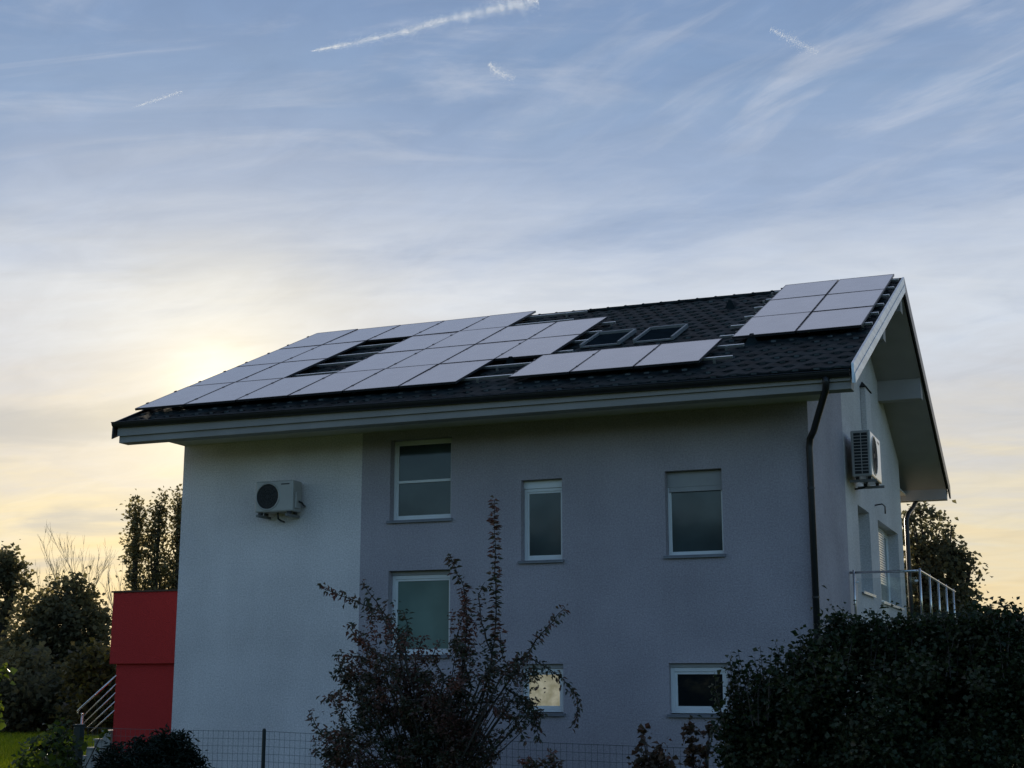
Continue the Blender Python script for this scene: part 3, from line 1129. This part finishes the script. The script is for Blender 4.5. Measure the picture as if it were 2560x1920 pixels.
# --- big dense bush on the right
def px_clusters(lst, dist, spread, depthk=.8):
    out = []
    for (u, v, ru, rv, n, sub) in lst:
        c = spot(u, v, dist)
        pm = dist / FPX
        out.append((tuple(c), (ru * pm, max(ru, rv) * pm * depthk, rv * pm), n, sub, spread))
    return out


def base_at(u, dist, z=GZ):
    b = spot(u, 1700, dist)
    return (b.x, b.y, z)


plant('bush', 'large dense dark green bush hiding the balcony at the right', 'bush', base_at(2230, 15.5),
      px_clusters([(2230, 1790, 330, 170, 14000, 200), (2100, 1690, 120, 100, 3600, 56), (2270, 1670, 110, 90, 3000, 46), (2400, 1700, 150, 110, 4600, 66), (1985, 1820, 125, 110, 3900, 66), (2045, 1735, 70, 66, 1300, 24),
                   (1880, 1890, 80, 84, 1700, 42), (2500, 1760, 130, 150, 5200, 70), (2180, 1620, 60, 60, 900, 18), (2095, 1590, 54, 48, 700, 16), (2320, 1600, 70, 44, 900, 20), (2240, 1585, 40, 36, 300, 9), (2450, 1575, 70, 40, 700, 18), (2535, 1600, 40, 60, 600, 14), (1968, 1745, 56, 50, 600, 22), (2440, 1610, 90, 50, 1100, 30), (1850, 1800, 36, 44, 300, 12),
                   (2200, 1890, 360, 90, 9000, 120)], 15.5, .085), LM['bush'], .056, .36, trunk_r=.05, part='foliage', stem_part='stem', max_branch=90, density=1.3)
bb = [o for o in COL.objects if o.name == 'bush'][0]
tw, PP, DD = MB(), [], []
for k in range(90):
    u = rnd.uniform(1810, 2550)
    vt = 1565 + abs(u - 2180) * (.42 if u < 2180 else .10) - max(0, u - 2430) * .35 + rnd.uniform(-14, 20)
    a, b = spot(u, vt + 110, 15.4 + rnd.uniform(-.5, .4)), spot(u + rnd.uniform(-45, 45), vt - rnd.uniform(5, 58), 15.4)
    m_ = a.lerp(b, .5) + Vector((rnd.uniform(-.04, .04), 0, .03))
    tw.tube([a, m_, b], [.006, .004, .002], 4, False)
    p, d = shoot_leaves([a, m_, b], .022, .06, 1.0, -.2)
    PP.append(p + rng.normal(size=p.shape) * .02)
    DD.append(d)
P, Dv = np.concatenate(PP), np.concatenate(DD)
leaf_object('shoot_leaves', P, Dv, .062 * rng.uniform(.6, 1.3, len(P)), .36, LM['bush'], bb)
tw.build('shoots', M['bark'], bb)
# --- small reddish bush under the low window, and its slimmer neighbour
plant('bush', 'small bush with rusty red leaves below the black-paned window', 'bush', base_at(1640, 17.2),
      px_clusters([(1640, 1900, 50, 48, 270, 24), (1625, 1938, 70, 40, 400, 26), (1608, 1838, 12, 18, 26, 4)], 17.2, .05), LM['red'], .075, .42, trunk_r=.015, part='foliage', stem_part='stem', group=None)
plant('bush', 'slim reddish sprig beside the dark fence post at right', 'bush', base_at(1740, 17.0),
      px_clusters([(1728, 1840, 14, 38, 120, 9), (1740, 1890, 24, 40, 170, 10), (1775, 1830, 16, 16, 60, 5)], 17.0, .03), LM['red'], .06, .45, trunk_r=.012, part='foliage', stem_part='stem')
plant('bush', 'tips of a low dark plant at the bottom edge under the cream window', 'bush', base_at(1370, 16.8),
      px_clusters([(1330, 1912, 40, 14, 110, 9), (1385, 1902, 26, 18, 90, 8), (1360, 1960, 80, 40, 300, 14)], 16.8, .03), LM['shrub'], .06, .25, trunk_r=.012, part='foliage', stem_part='stem')
# --- low dark conifer in front of the porch
plant('bush', 'low dark evergreen bush in front of the red porch', 'bush', base_at(360, 20.5),
      px_clusters([(330, 1908, 85, 46, 3200, 60), (430, 1880, 50, 40, 2000, 36), (285, 1912, 36, 34, 1000, 20), (455, 1910, 50, 28, 1200, 24), (445, 1856, 24, 18, 400, 12), (370, 1945, 120, 36, 2200, 40), (380, 1878, 50, 26, 800, 18)], 20.5, .045),
      LM['conifer'], .075, .14, trunk_r=.03, droop=.1, part='foliage', stem_part='stem')
# --- young backlit plant by the gate post
plant('young_tree', 'young plant with yellow-green backlit leaves by the square gate post', 'plant', base_at(150, 19.0),
      px_clusters([(140, 1880, 36, 36, 70, 14), (120, 1905, 60, 30, 90, 14), (185, 1850, 30, 40, 26, 8), (160, 1815, 22, 16, 8, 4), (255, 1835, 12, 12, 14, 3), (95, 1925, 60, 24, 70, 9)], 19.0, .05), LM['bright'], .085, .42, trunk_r=.014, max_branch=20)
plant('bush', 'dark leafy bush around the foot of the square gate post', 'bush', base_at(170, 20.5),
      px_clusters([(135, 1850, 34, 36, 300, 16), (110, 1900, 60, 46, 620, 26), (170, 1890, 22, 36, 160, 10), (150, 1930, 50, 30, 300, 14)], 20.5, .06), LM['bush'], .07, .4, trunk_r=.02, part='foliage', stem_part='stem')
plant('young_tree', 'leafy branch tips lit bright green at the left edge', 'plant', base_at(-70, 17.0),
      px_clusters([(2, 1700, 16, 28, 24, 6), (-30, 1690, 30, 50, 70, 8), (4, 1768, 14, 10, 10, 4), (-40, 1780, 40, 50, 100, 8)], 17.0, .035), LM['bright'], .08, .5, trunk_r=.02, max_branch=12)

# --- tree behind the gable, right
plant('leafy_tree', 'backlit leafy tree behind the right end of the house', 'tree', base_at(2330, 44.0),
      px_clusters([(2310, 1330, 66, 62, 900, 70), (2335, 1430, 84, 70, 2900, 90), (2310, 1530, 110, 80, 5000, 90), (2395, 1490, 50, 60, 900, 44), (2445, 1560, 70, 40, 1300, 50), (2330, 1620, 220, 60, 4200, 80), (2495, 1590, 56, 28, 500, 26), (2425, 1420, 24, 36, 130, 16), (2380, 1370, 30, 34, 130, 14)], 44.0, .13), LM['tree'], .145, .4, trunk_r=.16, shell=.55, max_branch=70)

# --- trees in the background, left
plant('round_tree', 'round-crowned dark tree left of the red porch', 'tree', base_at(150, 62.0),
      px_clusters([(155, 1565, 104, 84, 3900, 110), (105, 1600, 86, 60, 1500, 44), (228, 1590, 52, 84, 1700, 50), (170, 1475, 60, 34, 520, 18), (90, 1530, 50, 50, 420, 18), (50, 1650, 60, 50, 1200, 40), (160, 1700, 130, 90, 5200, 80)], 62.0, .22), LM['tree'], .2, .4, trunk_r=.2, shell=.6)
plant('leafy_tree', 'loose-crowned tree cut by the left edge of the view', 'tree', base_at(-10, 66.0),
      px_clusters([(35, 1440, 45, 38, 1000, 34), (-15, 1410, 55, 44, 1000, 30), (8, 1510, 36, 36, 300, 20), (-30, 1560, 60, 60, 700, 30), (20, 1670, 80, 70, 1900, 40)], 66.0, .2), LM['tree'], .2, .4, trunk_r=.18, shell=.6)
for k, (u, v, ru, rv, n, d, lab) in enumerate([
        (60, 1730, 120, 100, 4200, 56, 'dark shaded bush under the tree at the left edge'),
        (240, 1720, 60, 95, 2600, 52, 'olive bush with yellowing leaves beside the red porch'),
        (150, 1760, 90, 70, 2800, 58, 'dark shaded bush below the round-crowned tree')]):
    plant('bush', lab, 'bush', base_at(u, d), px_clusters([(u, v, ru, rv, n, 60), (u + 20, v + 40, ru, rv * .6, n // 3, 26)], d, .26), LM['tree_warm'] if k == 1 else LM['tree'], .22, .4, trunk_r=.08, part='foliage', stem_part='stem')
PLB = ['leftmost poplar of the slender row behind the red porch', 'tallest poplar in the middle of the slender row', 'poplar partly hidden by the corner of the house']
for k, (u, vt, w) in enumerate([(345, 1256, 26), (398, 1243, 30), (447, 1240, 30)]):
    d = 104.0
    cl = []
    v = vt
    while v < 1640:
        ww = w * min(1, .25 + (v - vt) / 170.0) * rnd.uniform(.8, 1.15)
        cl.append((u + rnd.uniform(-9, 9) - (v - vt) * .035, v + 20, ww * 1.2, 32, 235, 30))
        v += 26
    plant('poplar_tree', PLB[k], 'tree', base_at(u - 15, d), px_clusters(cl, d, .24), LM['poplar'], .25, .34, trunk_r=.11, group='poplars behind the red porch', droop=.35, up=.9, shell=.4, max_branch=60)


def bare_tree(label, u, vt, d, h_spread, seed):
    r = random.Random(seed)
    b = Vector(base_at(u, d))
    topz = spot(u, vt, d).z
    H = topz - b.z
    t = thing('bare_tree', label, 'tree', b, 'bare trees against the sunset')
    tr, tw = MB(), MB()

    def grow(p, dr, ln, rad, dep):
        n = 4
        pts = [p]
        q, dd = p.copy(), dr.copy()
        for i in range(n):
            dd = (dd + Vector((r.uniform(-.1, .1), r.uniform(-.1, .1), .05))).normalized()
            q = q + dd * ln / n
            pts.append(q.copy())
        (tr if dep < 1 else tw).tube(pts, [rad * (1 - .5 * i / n) for i in range(n + 1)], 4, False)
        if dep >= 4:
            return
        for i in range(r.randint(3, 5)):
            a = pts[r.randint(2 if dep == 0 else 1, n)]
            nd = (dd + Vector((r.uniform(-1, 1) * h_spread, r.uniform(-1, 1) * h_spread, r.uniform(0, .5)))).normalized()
            grow(a, nd, ln * r.uniform(.45, .62), max(.007, rad * .48), dep + 1)

    grow(b, Vector((r.uniform(-.05, .05), 0, 1)).normalized(), H * .58, .075, 0)
    tr.build('trunk', M['twig'], t)
    tw.build('branches', M['twig'], t)


bare_tree('widest leafless tree with fine twigs above the round dark tree', 170, 1366, 84.0, .55, 3)
bare_tree('leafless tree with sparse twigs right of the widest bare one', 222, 1385, 86.0, .5, 9)
bare_tree('small leafless tree just left of the red porch top', 283, 1420, 84.0, .5, 21)
bare_tree('thin leafless tree beside the loose crown at left', 88, 1385, 90.0, .45, 33)

# --- neighbour's house at the far right
nb = thing('house', 'neighbouring low house with a brown roof at the right edge', 'house', (17, 46, GZ))
c = spot(2665, 1570, 60.0)
mb = MB()
mb.box((c.x - 2.2, c.y, GZ - .1), (c.x + 8, c.y + 7, 3.6))
mb.build('wall', M['plaster'], nb)
mb = MB()
mb.add([(c.x - 2.7, c.y - .6, 3.55), (c.x + 8.5, c.y - .6, 3.55), (c.x + 8.5, c.y + 7.6, 3.55), (c.x - 2.7, c.y + 7.6, 3.55), (c.x - .2, c.y + 3.5, 4.9), (c.x + 8.0, c.y + 3.5, 4.9)],
       [(0, 1, 5, 4), (1, 2, 5), (2, 3, 4, 5), (3, 0, 4), (0, 3, 2, 1)])
mb.build('roof', M['roof_brown'], nb)

# ------------------------------------------------------------------ ground and grass
def ground_mat():
    m, nt, b = newmat('lawn soil and turf')
    tc = N(nt, 'ShaderNodeTexCoord')
    n1 = N(nt, 'ShaderNodeTexNoise', i_Scale=.35, i_Detail=6.0)
    n2 = N(nt, 'ShaderNodeTexNoise', i_Scale=9.0, i_Detail=5.0)
    nt.links.new(tc.outputs['Object'], n1.inputs['Vector'])
    nt.links.new(tc.outputs['Object'], n2.inputs['Vector'])
    a = N(nt, 'ShaderNodeMath', operation='MULTIPLY_ADD')
    nt.links.new(n2.outputs['Fac'], a.inputs[0])
    a.inputs[1].default_value = .5
    nt.links.new(n1.outputs['Fac'], a.inputs[2])
    rp = ramp(nt, [(.45, (0.03, 0.045, 0.012)), (.75, (0.075, 0.1, 0.02)), (.95, (0.14, 0.15, 0.035))])
    nt.links.new(a.outputs[0], rp.inputs[0])
    nt.links.new(rp.outputs[0], b.inputs['Base Color'])
    b.inputs['Roughness'].default_value = .95
    b.inputs['Specular IOR Level'].default_value = .1
    bp = N(nt, 'ShaderNodeBump')
    bp.inputs['Strength'].default_value = .8
    bp.inputs['Distance'].default_value = .06
    nt.links.new(n2.outputs['Fac'], bp.inputs['Height'])
    nt.links.new(bp.outputs[0], b.inputs['Normal'])
    return m


mb = MB()
n = 60
ext = [-3000, -900, -300, -120] + [-70 + 140 * i / n for i in range(n + 1)] + [120, 300, 900, 3000]
for y in ext:
    for x in ext:
        mb.v.append((x, y, GZ + (.05 * math.sin(x * .31) * math.sin(y * .23 + 1) if abs(x) < 100 and abs(y) < 100 and not (-5 < x < 13 and -6 < y < 13) else 0) - .02))
m_ = len(ext)
for j in range(m_ - 1):
    for i in range(m_ - 1):
        a = j * m_ + i
        mb.f.append((a, a + 1, a + 1 + m_, a + m_))
struct(mb.build('ground', ground_mat(), None))

gx = []
for _ in range(42000):
    u, dd = rnd.uniform(-60, 300), 14 + 46 * rnd.random() ** .8
    q = spot(u, 1750, dd)
    if -5 < q.x < 11.5 and 0 < q.y < 11:
        continue
    gx.append((q.x, q.y, GZ - .03))
P = np.array(gx)
n = len(P)
dv = rng.normal(size=(n, 3)) * .35
dv[:, 2] = 1
root = bpy.data.objects.new('grass', bpy.data.meshes.new('grass'))
LM['grass'] = leafmat('grass blade', [(0.08, 0.12, 0.02), (0.19, 0.23, 0.03), (0.32, 0.32, 0.06)], .6, .6)
tmp = thing('grass_holder', '', '')
g = leaf_object('grass', P, unit(dv), rng.uniform(.08, .24, n), .06, LM['grass'], tmp, .03)
g.parent = None
bpy.data.objects.remove(tmp)
struct(g, 'stuff')


wt = thing('wood_holder', '', '')
PP = []
for _ in range(46):
    wx = rnd.uniform(-70, 70)
    wh = rnd.uniform(6.5, 11)
    p, _s = clump_points((wx, rnd.uniform(-62, -48), wh * .52), (rnd.uniform(2.5, 4.5), 3, wh * .5), 700, 40, .7)
    PP.append(p)
P = np.concatenate(PP)
g = leaf_object('woodland', P, dirs(len(P)), rng.uniform(.5, 1.1, len(P)), .4, LM['bush'], wt)
g.parent = None
bpy.data.objects.remove(wt)
struct(g, 'stuff')

# ------------------------------------------------------------------ contrails and wisps: thousands of tiny white shreds
def cloudmat():
    m, nt, b = newmat('ice cloud')
    d = N(nt, 'ShaderNodeBsdfDiffuse')
    d.inputs['Color'].default_value = (.88, .95, 1.0, 1)
    t = N(nt, 'ShaderNodeBsdfTranslucent')
    t.inputs['Color'].default_value = (.88, .95, 1.0, 1)
    mx = N(nt, 'ShaderNodeMixShader')
    mx.inputs[0].default_value = .85
    nt.links.new(d.outputs[0], mx.inputs[1])
    nt.links.new(t.outputs[0], mx.inputs[2])
    nt.links.new(mx.outputs[0], nt.nodes['Material Output'].inputs['Surface'])
    return m


M['ice'] = cloudmat()


def trail(name, label, cat, path, widths, n, dist=6000.0, size=1.3, clump=18, blobs=0.0, fade=(0.0, 0.0)):
    P = []
    segs = len(path) - 1
    pm = dist / FPX
    ph = [rnd.uniform(0, 6.28) for _ in range(6)]
    while len(P) < n:
        t = rnd.random()
        if rnd.random() < fade[0] * (1 - t) ** 2 + fade[1] * t ** 2:
            continue
        f = t * segs
        i = min(int(f), segs - 1)
        f -= i
        (u0, v0), (u1, v1) = path[i], path[i + 1]
        u, v = u0 + (u1 - u0) * f, v0 + (v1 - v0) * f
        w = widths[i] + (widths[i + 1] - widths[i]) * f
        dens = .5 + .5 * math.sin(t * 91 + ph[0]) * math.sin(t * 37 + ph[1]) * (1 if blobs else .6)
        if rnd.random() > .35 + .65 * dens:
            continue
        L_ = math.hypot(u1 - u0, v1 - v0)
        nu, nv = -(v1 - v0) / L_, (u1 - u0) / L_
        o = rnd.gauss(0, .30 if rnd.random() < .6 else .62)
        if blobs:
            bb = max(0, math.sin(t * 47 + ph[2]) * math.sin(t * 19 + ph[3]))
            if rnd.random() < .45 * bb:
                o = abs(rnd.gauss(.55, .45 * (.4 + bb))) * blobs
        P.append(tuple(spot(u + nu * o * w, v + nv * o * w, dist + rnd.uniform(-14, 14) * w * pm)))
    P = np.array(P)
    t = thing(name, label, cat, tuple(P[0]))
    o = leaf_object('vapour', P, dirs(len(P), 0, 1), size * rng.uniform(.5, 1.4, len(P)), .5, M['ice'], t, .3)
    o.visible_shadow = True
    return t


trail('contrail', 'long bright white contrail across the top of the sky', 'contrail', [(778, 128), (850, 114), (1000, 82), (1130, 45), (1250, 20), (1345, -2)], [2, 8, 12, 16, 21, 23], 22000, blobs=1.0, fade=(.9, 0))
trail('contrail', 'short faint contrail low in the left of the blue sky', 'contrail', [(330, 270), (385, 252), (455, 228)], [2, 5, 6], 900, fade=(.9, .3))
trail('cloud_wisp', 'small curled white wisp below the long contrail', 'cloud', [(1222, 158), (1245, 182), (1288, 196)], [8, 15, 11], 1700, fade=(.5, .8))
trail('cloud_wisp', 'short speckled white wisp in the upper right sky', 'cloud', [(1925, 72), (1985, 102), (2045, 132)], [7, 15, 11], 1900, fade=(.7, .8))

# ------------------------------------------------------------------ sun and sky
SUN_AZ, SUN_EL = R(-33.8), R(11.0)
sdir = Vector((math.sin(SUN_AZ) * math.cos(SUN_EL), math.cos(SUN_AZ) * math.cos(SUN_EL), math.sin(SUN_EL)))
ld = bpy.data.lights.new('sun', 'SUN')
ld.energy = 3.4
ld.angle = R(0.6)
ld.color = (1.0, .87, .68)
lo = bpy.data.objects.new('sun', ld)
COL.objects.link(lo)
lo.rotation_euler = sdir.to_track_quat('Z', 'Y').to_euler()
lo.location = (0, 0, 60)

W = bpy.data.worlds.new('World')
S.world = W
W.use_nodes = True
nt = W.node_tree
bg = nt.nodes['Background']
bg.inputs['Strength'].default_value = 0.15
sky = N(nt, 'ShaderNodeTexSky', sky_type='NISHITA')
sky.sun_disc = False
sky.sun_elevation = SUN_EL
sky.sun_rotation = SUN_AZ
sky.altitude = 200
sky.air_density = 1.0
sky.dust_density = 0.8
sky.ozone_density = 3.0


def math2(op, a, b=None, c=None, clamp=False):
    n = N(nt, 'ShaderNodeMath', operation=op, use_clamp=clamp)
    for i, x in enumerate((a, b, c)):
        if x is None:
            continue
        if isinstance(x, (int, float)):
            n.inputs[i].default_value = x
        else:
            nt.links.new(x, n.inputs[i])
    return n.outputs[0]


def srgb(r, g, b, k=10.0):
    f = lambda c: (c / 255 / 12.92 if c / 255 <= .04045 else ((c / 255 + .055) / 1.055) ** 2.4)
    return (f(r), f(g), f(b))


tc = N(nt, 'ShaderNodeTexCoord')
D_ = tc.outputs['Generated']
sx = N(nt, 'ShaderNodeSeparateXYZ')
nt.links.new(D_, sx.inputs[0])
zz = sx.outputs[2]
dot = N(nt, 'ShaderNodeVectorMath', operation='DOT_PRODUCT')
nt.links.new(D_, dot.inputs[0])
dot.inputs[1].default_value = sdir
cosS = dot.outputs['Value']
# horizontal bearing relative to the sun: 1 toward it, -1 behind the viewer
hx = N(nt, 'ShaderNodeVectorMath', operation='MULTIPLY')
nt.links.new(D_, hx.inputs[0])
hx.inputs[1].default_value = (1, 1, 0)
hn = N(nt, 'ShaderNodeVectorMath', operation='NORMALIZE')
nt.links.new(hx.outputs[0], hn.inputs[0])
hd = N(nt, 'ShaderNodeVectorMath', operation='DOT_PRODUCT')
nt.links.new(hn.outputs[0], hd.inputs[0])
hd.inputs[1].default_value = (math.sin(SUN_AZ), math.cos(SUN_AZ), 0)
azc = hd.outputs['Value']
# cloud sheet coordinates: the bearing projected on a flat layer overhead
zc = math2('ADD', math2('MAXIMUM', zz, 0.0), 0.16)
px = math2('DIVIDE', sx.outputs[0], zc)
py = math2('DIVIDE', sx.outputs[1], zc)
cmb = N(nt, 'ShaderNodeCombineXYZ')
nt.links.new(px, cmb.inputs[0])
nt.links.new(py, cmb.inputs[1])


def layer(ang, scale, detail, rough, dist, off=(0, 0, 0)):
    """noise drawn out along the bearing ang of the cloud sheet"""
    m1 = N(nt, 'ShaderNodeMapping')
    m1.inputs['Rotation'].default_value = (0, 0, -ang)
    nt.links.new(cmb.outputs[0], m1.inputs[0])
    m2 = N(nt, 'ShaderNodeMapping')
    m2.inputs['Scale'].default_value = (*scale, 1)
    m2.inputs['Location'].default_value = off
    nt.links.new(m1.outputs[0], m2.inputs[0])
    ns = N(nt, 'ShaderNodeTexNoise', i_Scale=1.0, i_Detail=detail, i_Roughness=rough, i_Distortion=dist)
    nt.links.new(m2.outputs[0], ns.inputs['Vector'])
    return ns.outputs['Fac']


def mrange(x, a, b, c=0.0, d=1.0, smooth=True):
    n = N(nt, 'ShaderNodeMapRange', interpolation_type='SMOOTHSTEP' if smooth else 'LINEAR')
    n.inputs[1].default_value, n.inputs[2].default_value, n.inputs[3].default_value, n.inputs[4].default_value = a, b, c, d
    nt.links.new(x, n.inputs[0])
    return n.outputs[0]


def mixc(fac, a, b, mode='MIX'):
    n = N(nt, 'ShaderNodeMix', data_type='RGBA', blend_type=mode)
    for i, x in ((0, fac), (6, a), (7, b)):
        if isinstance(x, (int, float)):
            n.inputs[i].default_value = x
        elif isinstance(x, tuple):
            n.inputs[i].default_value = (*x, 1)
        else:
            nt.links.new(x, n.inputs[i])
    return n.outputs[2]


streak = layer(R(20), (2.0, 7.5), 8.0, .60, .7)
streak2 = layer(R(-30), (3.2, 11.0), 8.0, .58, .5, (3.1, 1.7, 0))
broad = layer(R(8), (1.5, 2.6), 8.0, .58, .8, (5.3, .4, 0))
bands = layer(R(14), (1.0, 2.6), 6.0, .52, .9, (1.3, 8.4, 0))
mottle = layer(R(-12), (5.0, 9.0), 6.0, .62, 1.2, (2.2, 6.1, 0))
# thin high veil: its light on the sunward side, by height above the horizon
zw = math2('MULTIPLY_ADD', math2('SUBTRACT', broad, .5), .15, zz)
zw = math2('MULTIPLY_ADD', math2('SUBTRACT', streak, .5), .08, zw)
K = .8 / .15
vr = ramp(nt, [(0.0, srgb(238, 212, 166)), (.05, srgb(243, 220, 174)), (.10, srgb(236, 223, 192)), (.15, srgb(218, 214, 207)), (.20, srgb(206, 209, 215)),
               (.25, srgb(212, 219, 229)), (.30, srgb(188, 200, 219)), (.345, srgb(157, 176, 205)), (.39, srgb(141, 165, 198)), (.45, srgb(128, 153, 190)), (.52, srgb(176, 184, 207)), (.8, srgb(172, 182, 206)), (1.0, srgb(120, 150, 192))])  # the whiter upper stops lie out of view, raised to brighten the panels
nt.links.new(zw, vr.inputs[0])
veil = mixc(1.0, vr.outputs[0], (K, K, K), 'MULTIPLY')
mask = mrange(azc, -.3, .75, 0.0, .985)
col = mixc(mask, sky.outputs[0], veil)
# cirrus streaks
hi = mrange(zz, .26, .40, 0.0, 1.0)
s1 = mrange(streak, .46, .72)
s2 = mrange(streak2, .44, .74)
# the second set of streaks lies to the right of the view
side = N(nt, 'ShaderNodeVectorMath', operation='DOT_PRODUCT')
nt.links.new(hn.outputs[0], side.inputs[0])
side.inputs[1].default_value = (math.cos(YAW), math.sin(YAW), 0)
rs = mrange(side.outputs['Value'], -.08, .22)
sm = math2('ADD', math2('MULTIPLY', s1, math2('SUBTRACT', 1.0, math2('MULTIPLY', rs, .8))), math2('MULTIPLY', s2, rs), None, True)
sm = math2('MULTIPLY', sm, math2('MULTIPLY_ADD', mottle, .7, .55))
hi2 = math2('MULTIPLY', hi, mrange(zz, .60, .44, .25, 1.0))
gap = math2('MULTIPLY', mrange(broad, .54, .36), hi2)
col = mixc(math2('MULTIPLY', gap, .34), col, tuple(c * K for c in srgb(112, 142, 184)))
col = mixc(math2('MULTIPLY', sm, math2('MULTIPLY', hi2, .55)), col, tuple(c * K for c in srgb(204, 210, 222)))
mm = N(nt, 'ShaderNodeMapRange')
mm.inputs[1].default_value, mm.inputs[2].default_value, mm.inputs[3].default_value, mm.inputs[4].default_value = .3, .7, .96, 1.04
nt.links.new(mottle, mm.inputs[0])
col = mixc(1.0, col, mm.outputs[0], 'MULTIPLY')
# darker grey bands low toward the sun side
bm = mrange(bands, .47, .68)
lowm = math2('MULTIPLY', mrange(zz, .02, .10), mrange(zz, .34, .22))
leftm = mrange(side.outputs['Value'], .10, -.30)
bmask = math2('MULTIPLY', math2('MULTIPLY', bm, lowm), math2('MULTIPLY_ADD', leftm, .60, .12))
col = mixc(bmask, col, tuple(c * K for c in srgb(186, 190, 194)))
# glow of the low sun through the veil
g1 = math2('POWER', math2('MAXIMUM', cosS, 0.0), 2500.0)
g2 = math2('POWER', math2('MAXIMUM', cosS, 0.0), 300.0)
g3 = math2('POWER', math2('MAXIMUM', cosS, 0.0), 70.0)


def addc(col, fac, c):
    n = mixc(1.0, tuple(x * K for x in c), (1, 1, 1), 'MULTIPLY')
    v = N(nt, 'ShaderNodeVectorMath', operation='SCALE')
    nt.links.new(n, v.inputs[0])
    nt.links.new(fac, v.inputs['Scale'])
    a = N(nt, 'ShaderNodeVectorMath', operation='ADD')
    nt.links.new(col, a.inputs[0])
    nt.links.new(v.outputs[0], a.inputs[1])
    return a.outputs[0]


g4 = math2('POWER', math2('MAXIMUM', cosS, 0.0), 18.0)
col = addc(col, math2('MULTIPLY', g4, mrange(zz, .36, .10)), (.085, .048, -.05))
col = addc(col, g1, (.5, .45, .32))
col = addc(col, g2, (.24, .19, .06))
col = addc(col, g3, (.11, .068, .0))
nt.links.new(col, bg.inputs['Color'])

S.view_settings.view_transform = 'Standard'
S.view_settings.look = 'None'
S.view_settings.exposure = 0.3
S.view_settings.gamma = 1.0
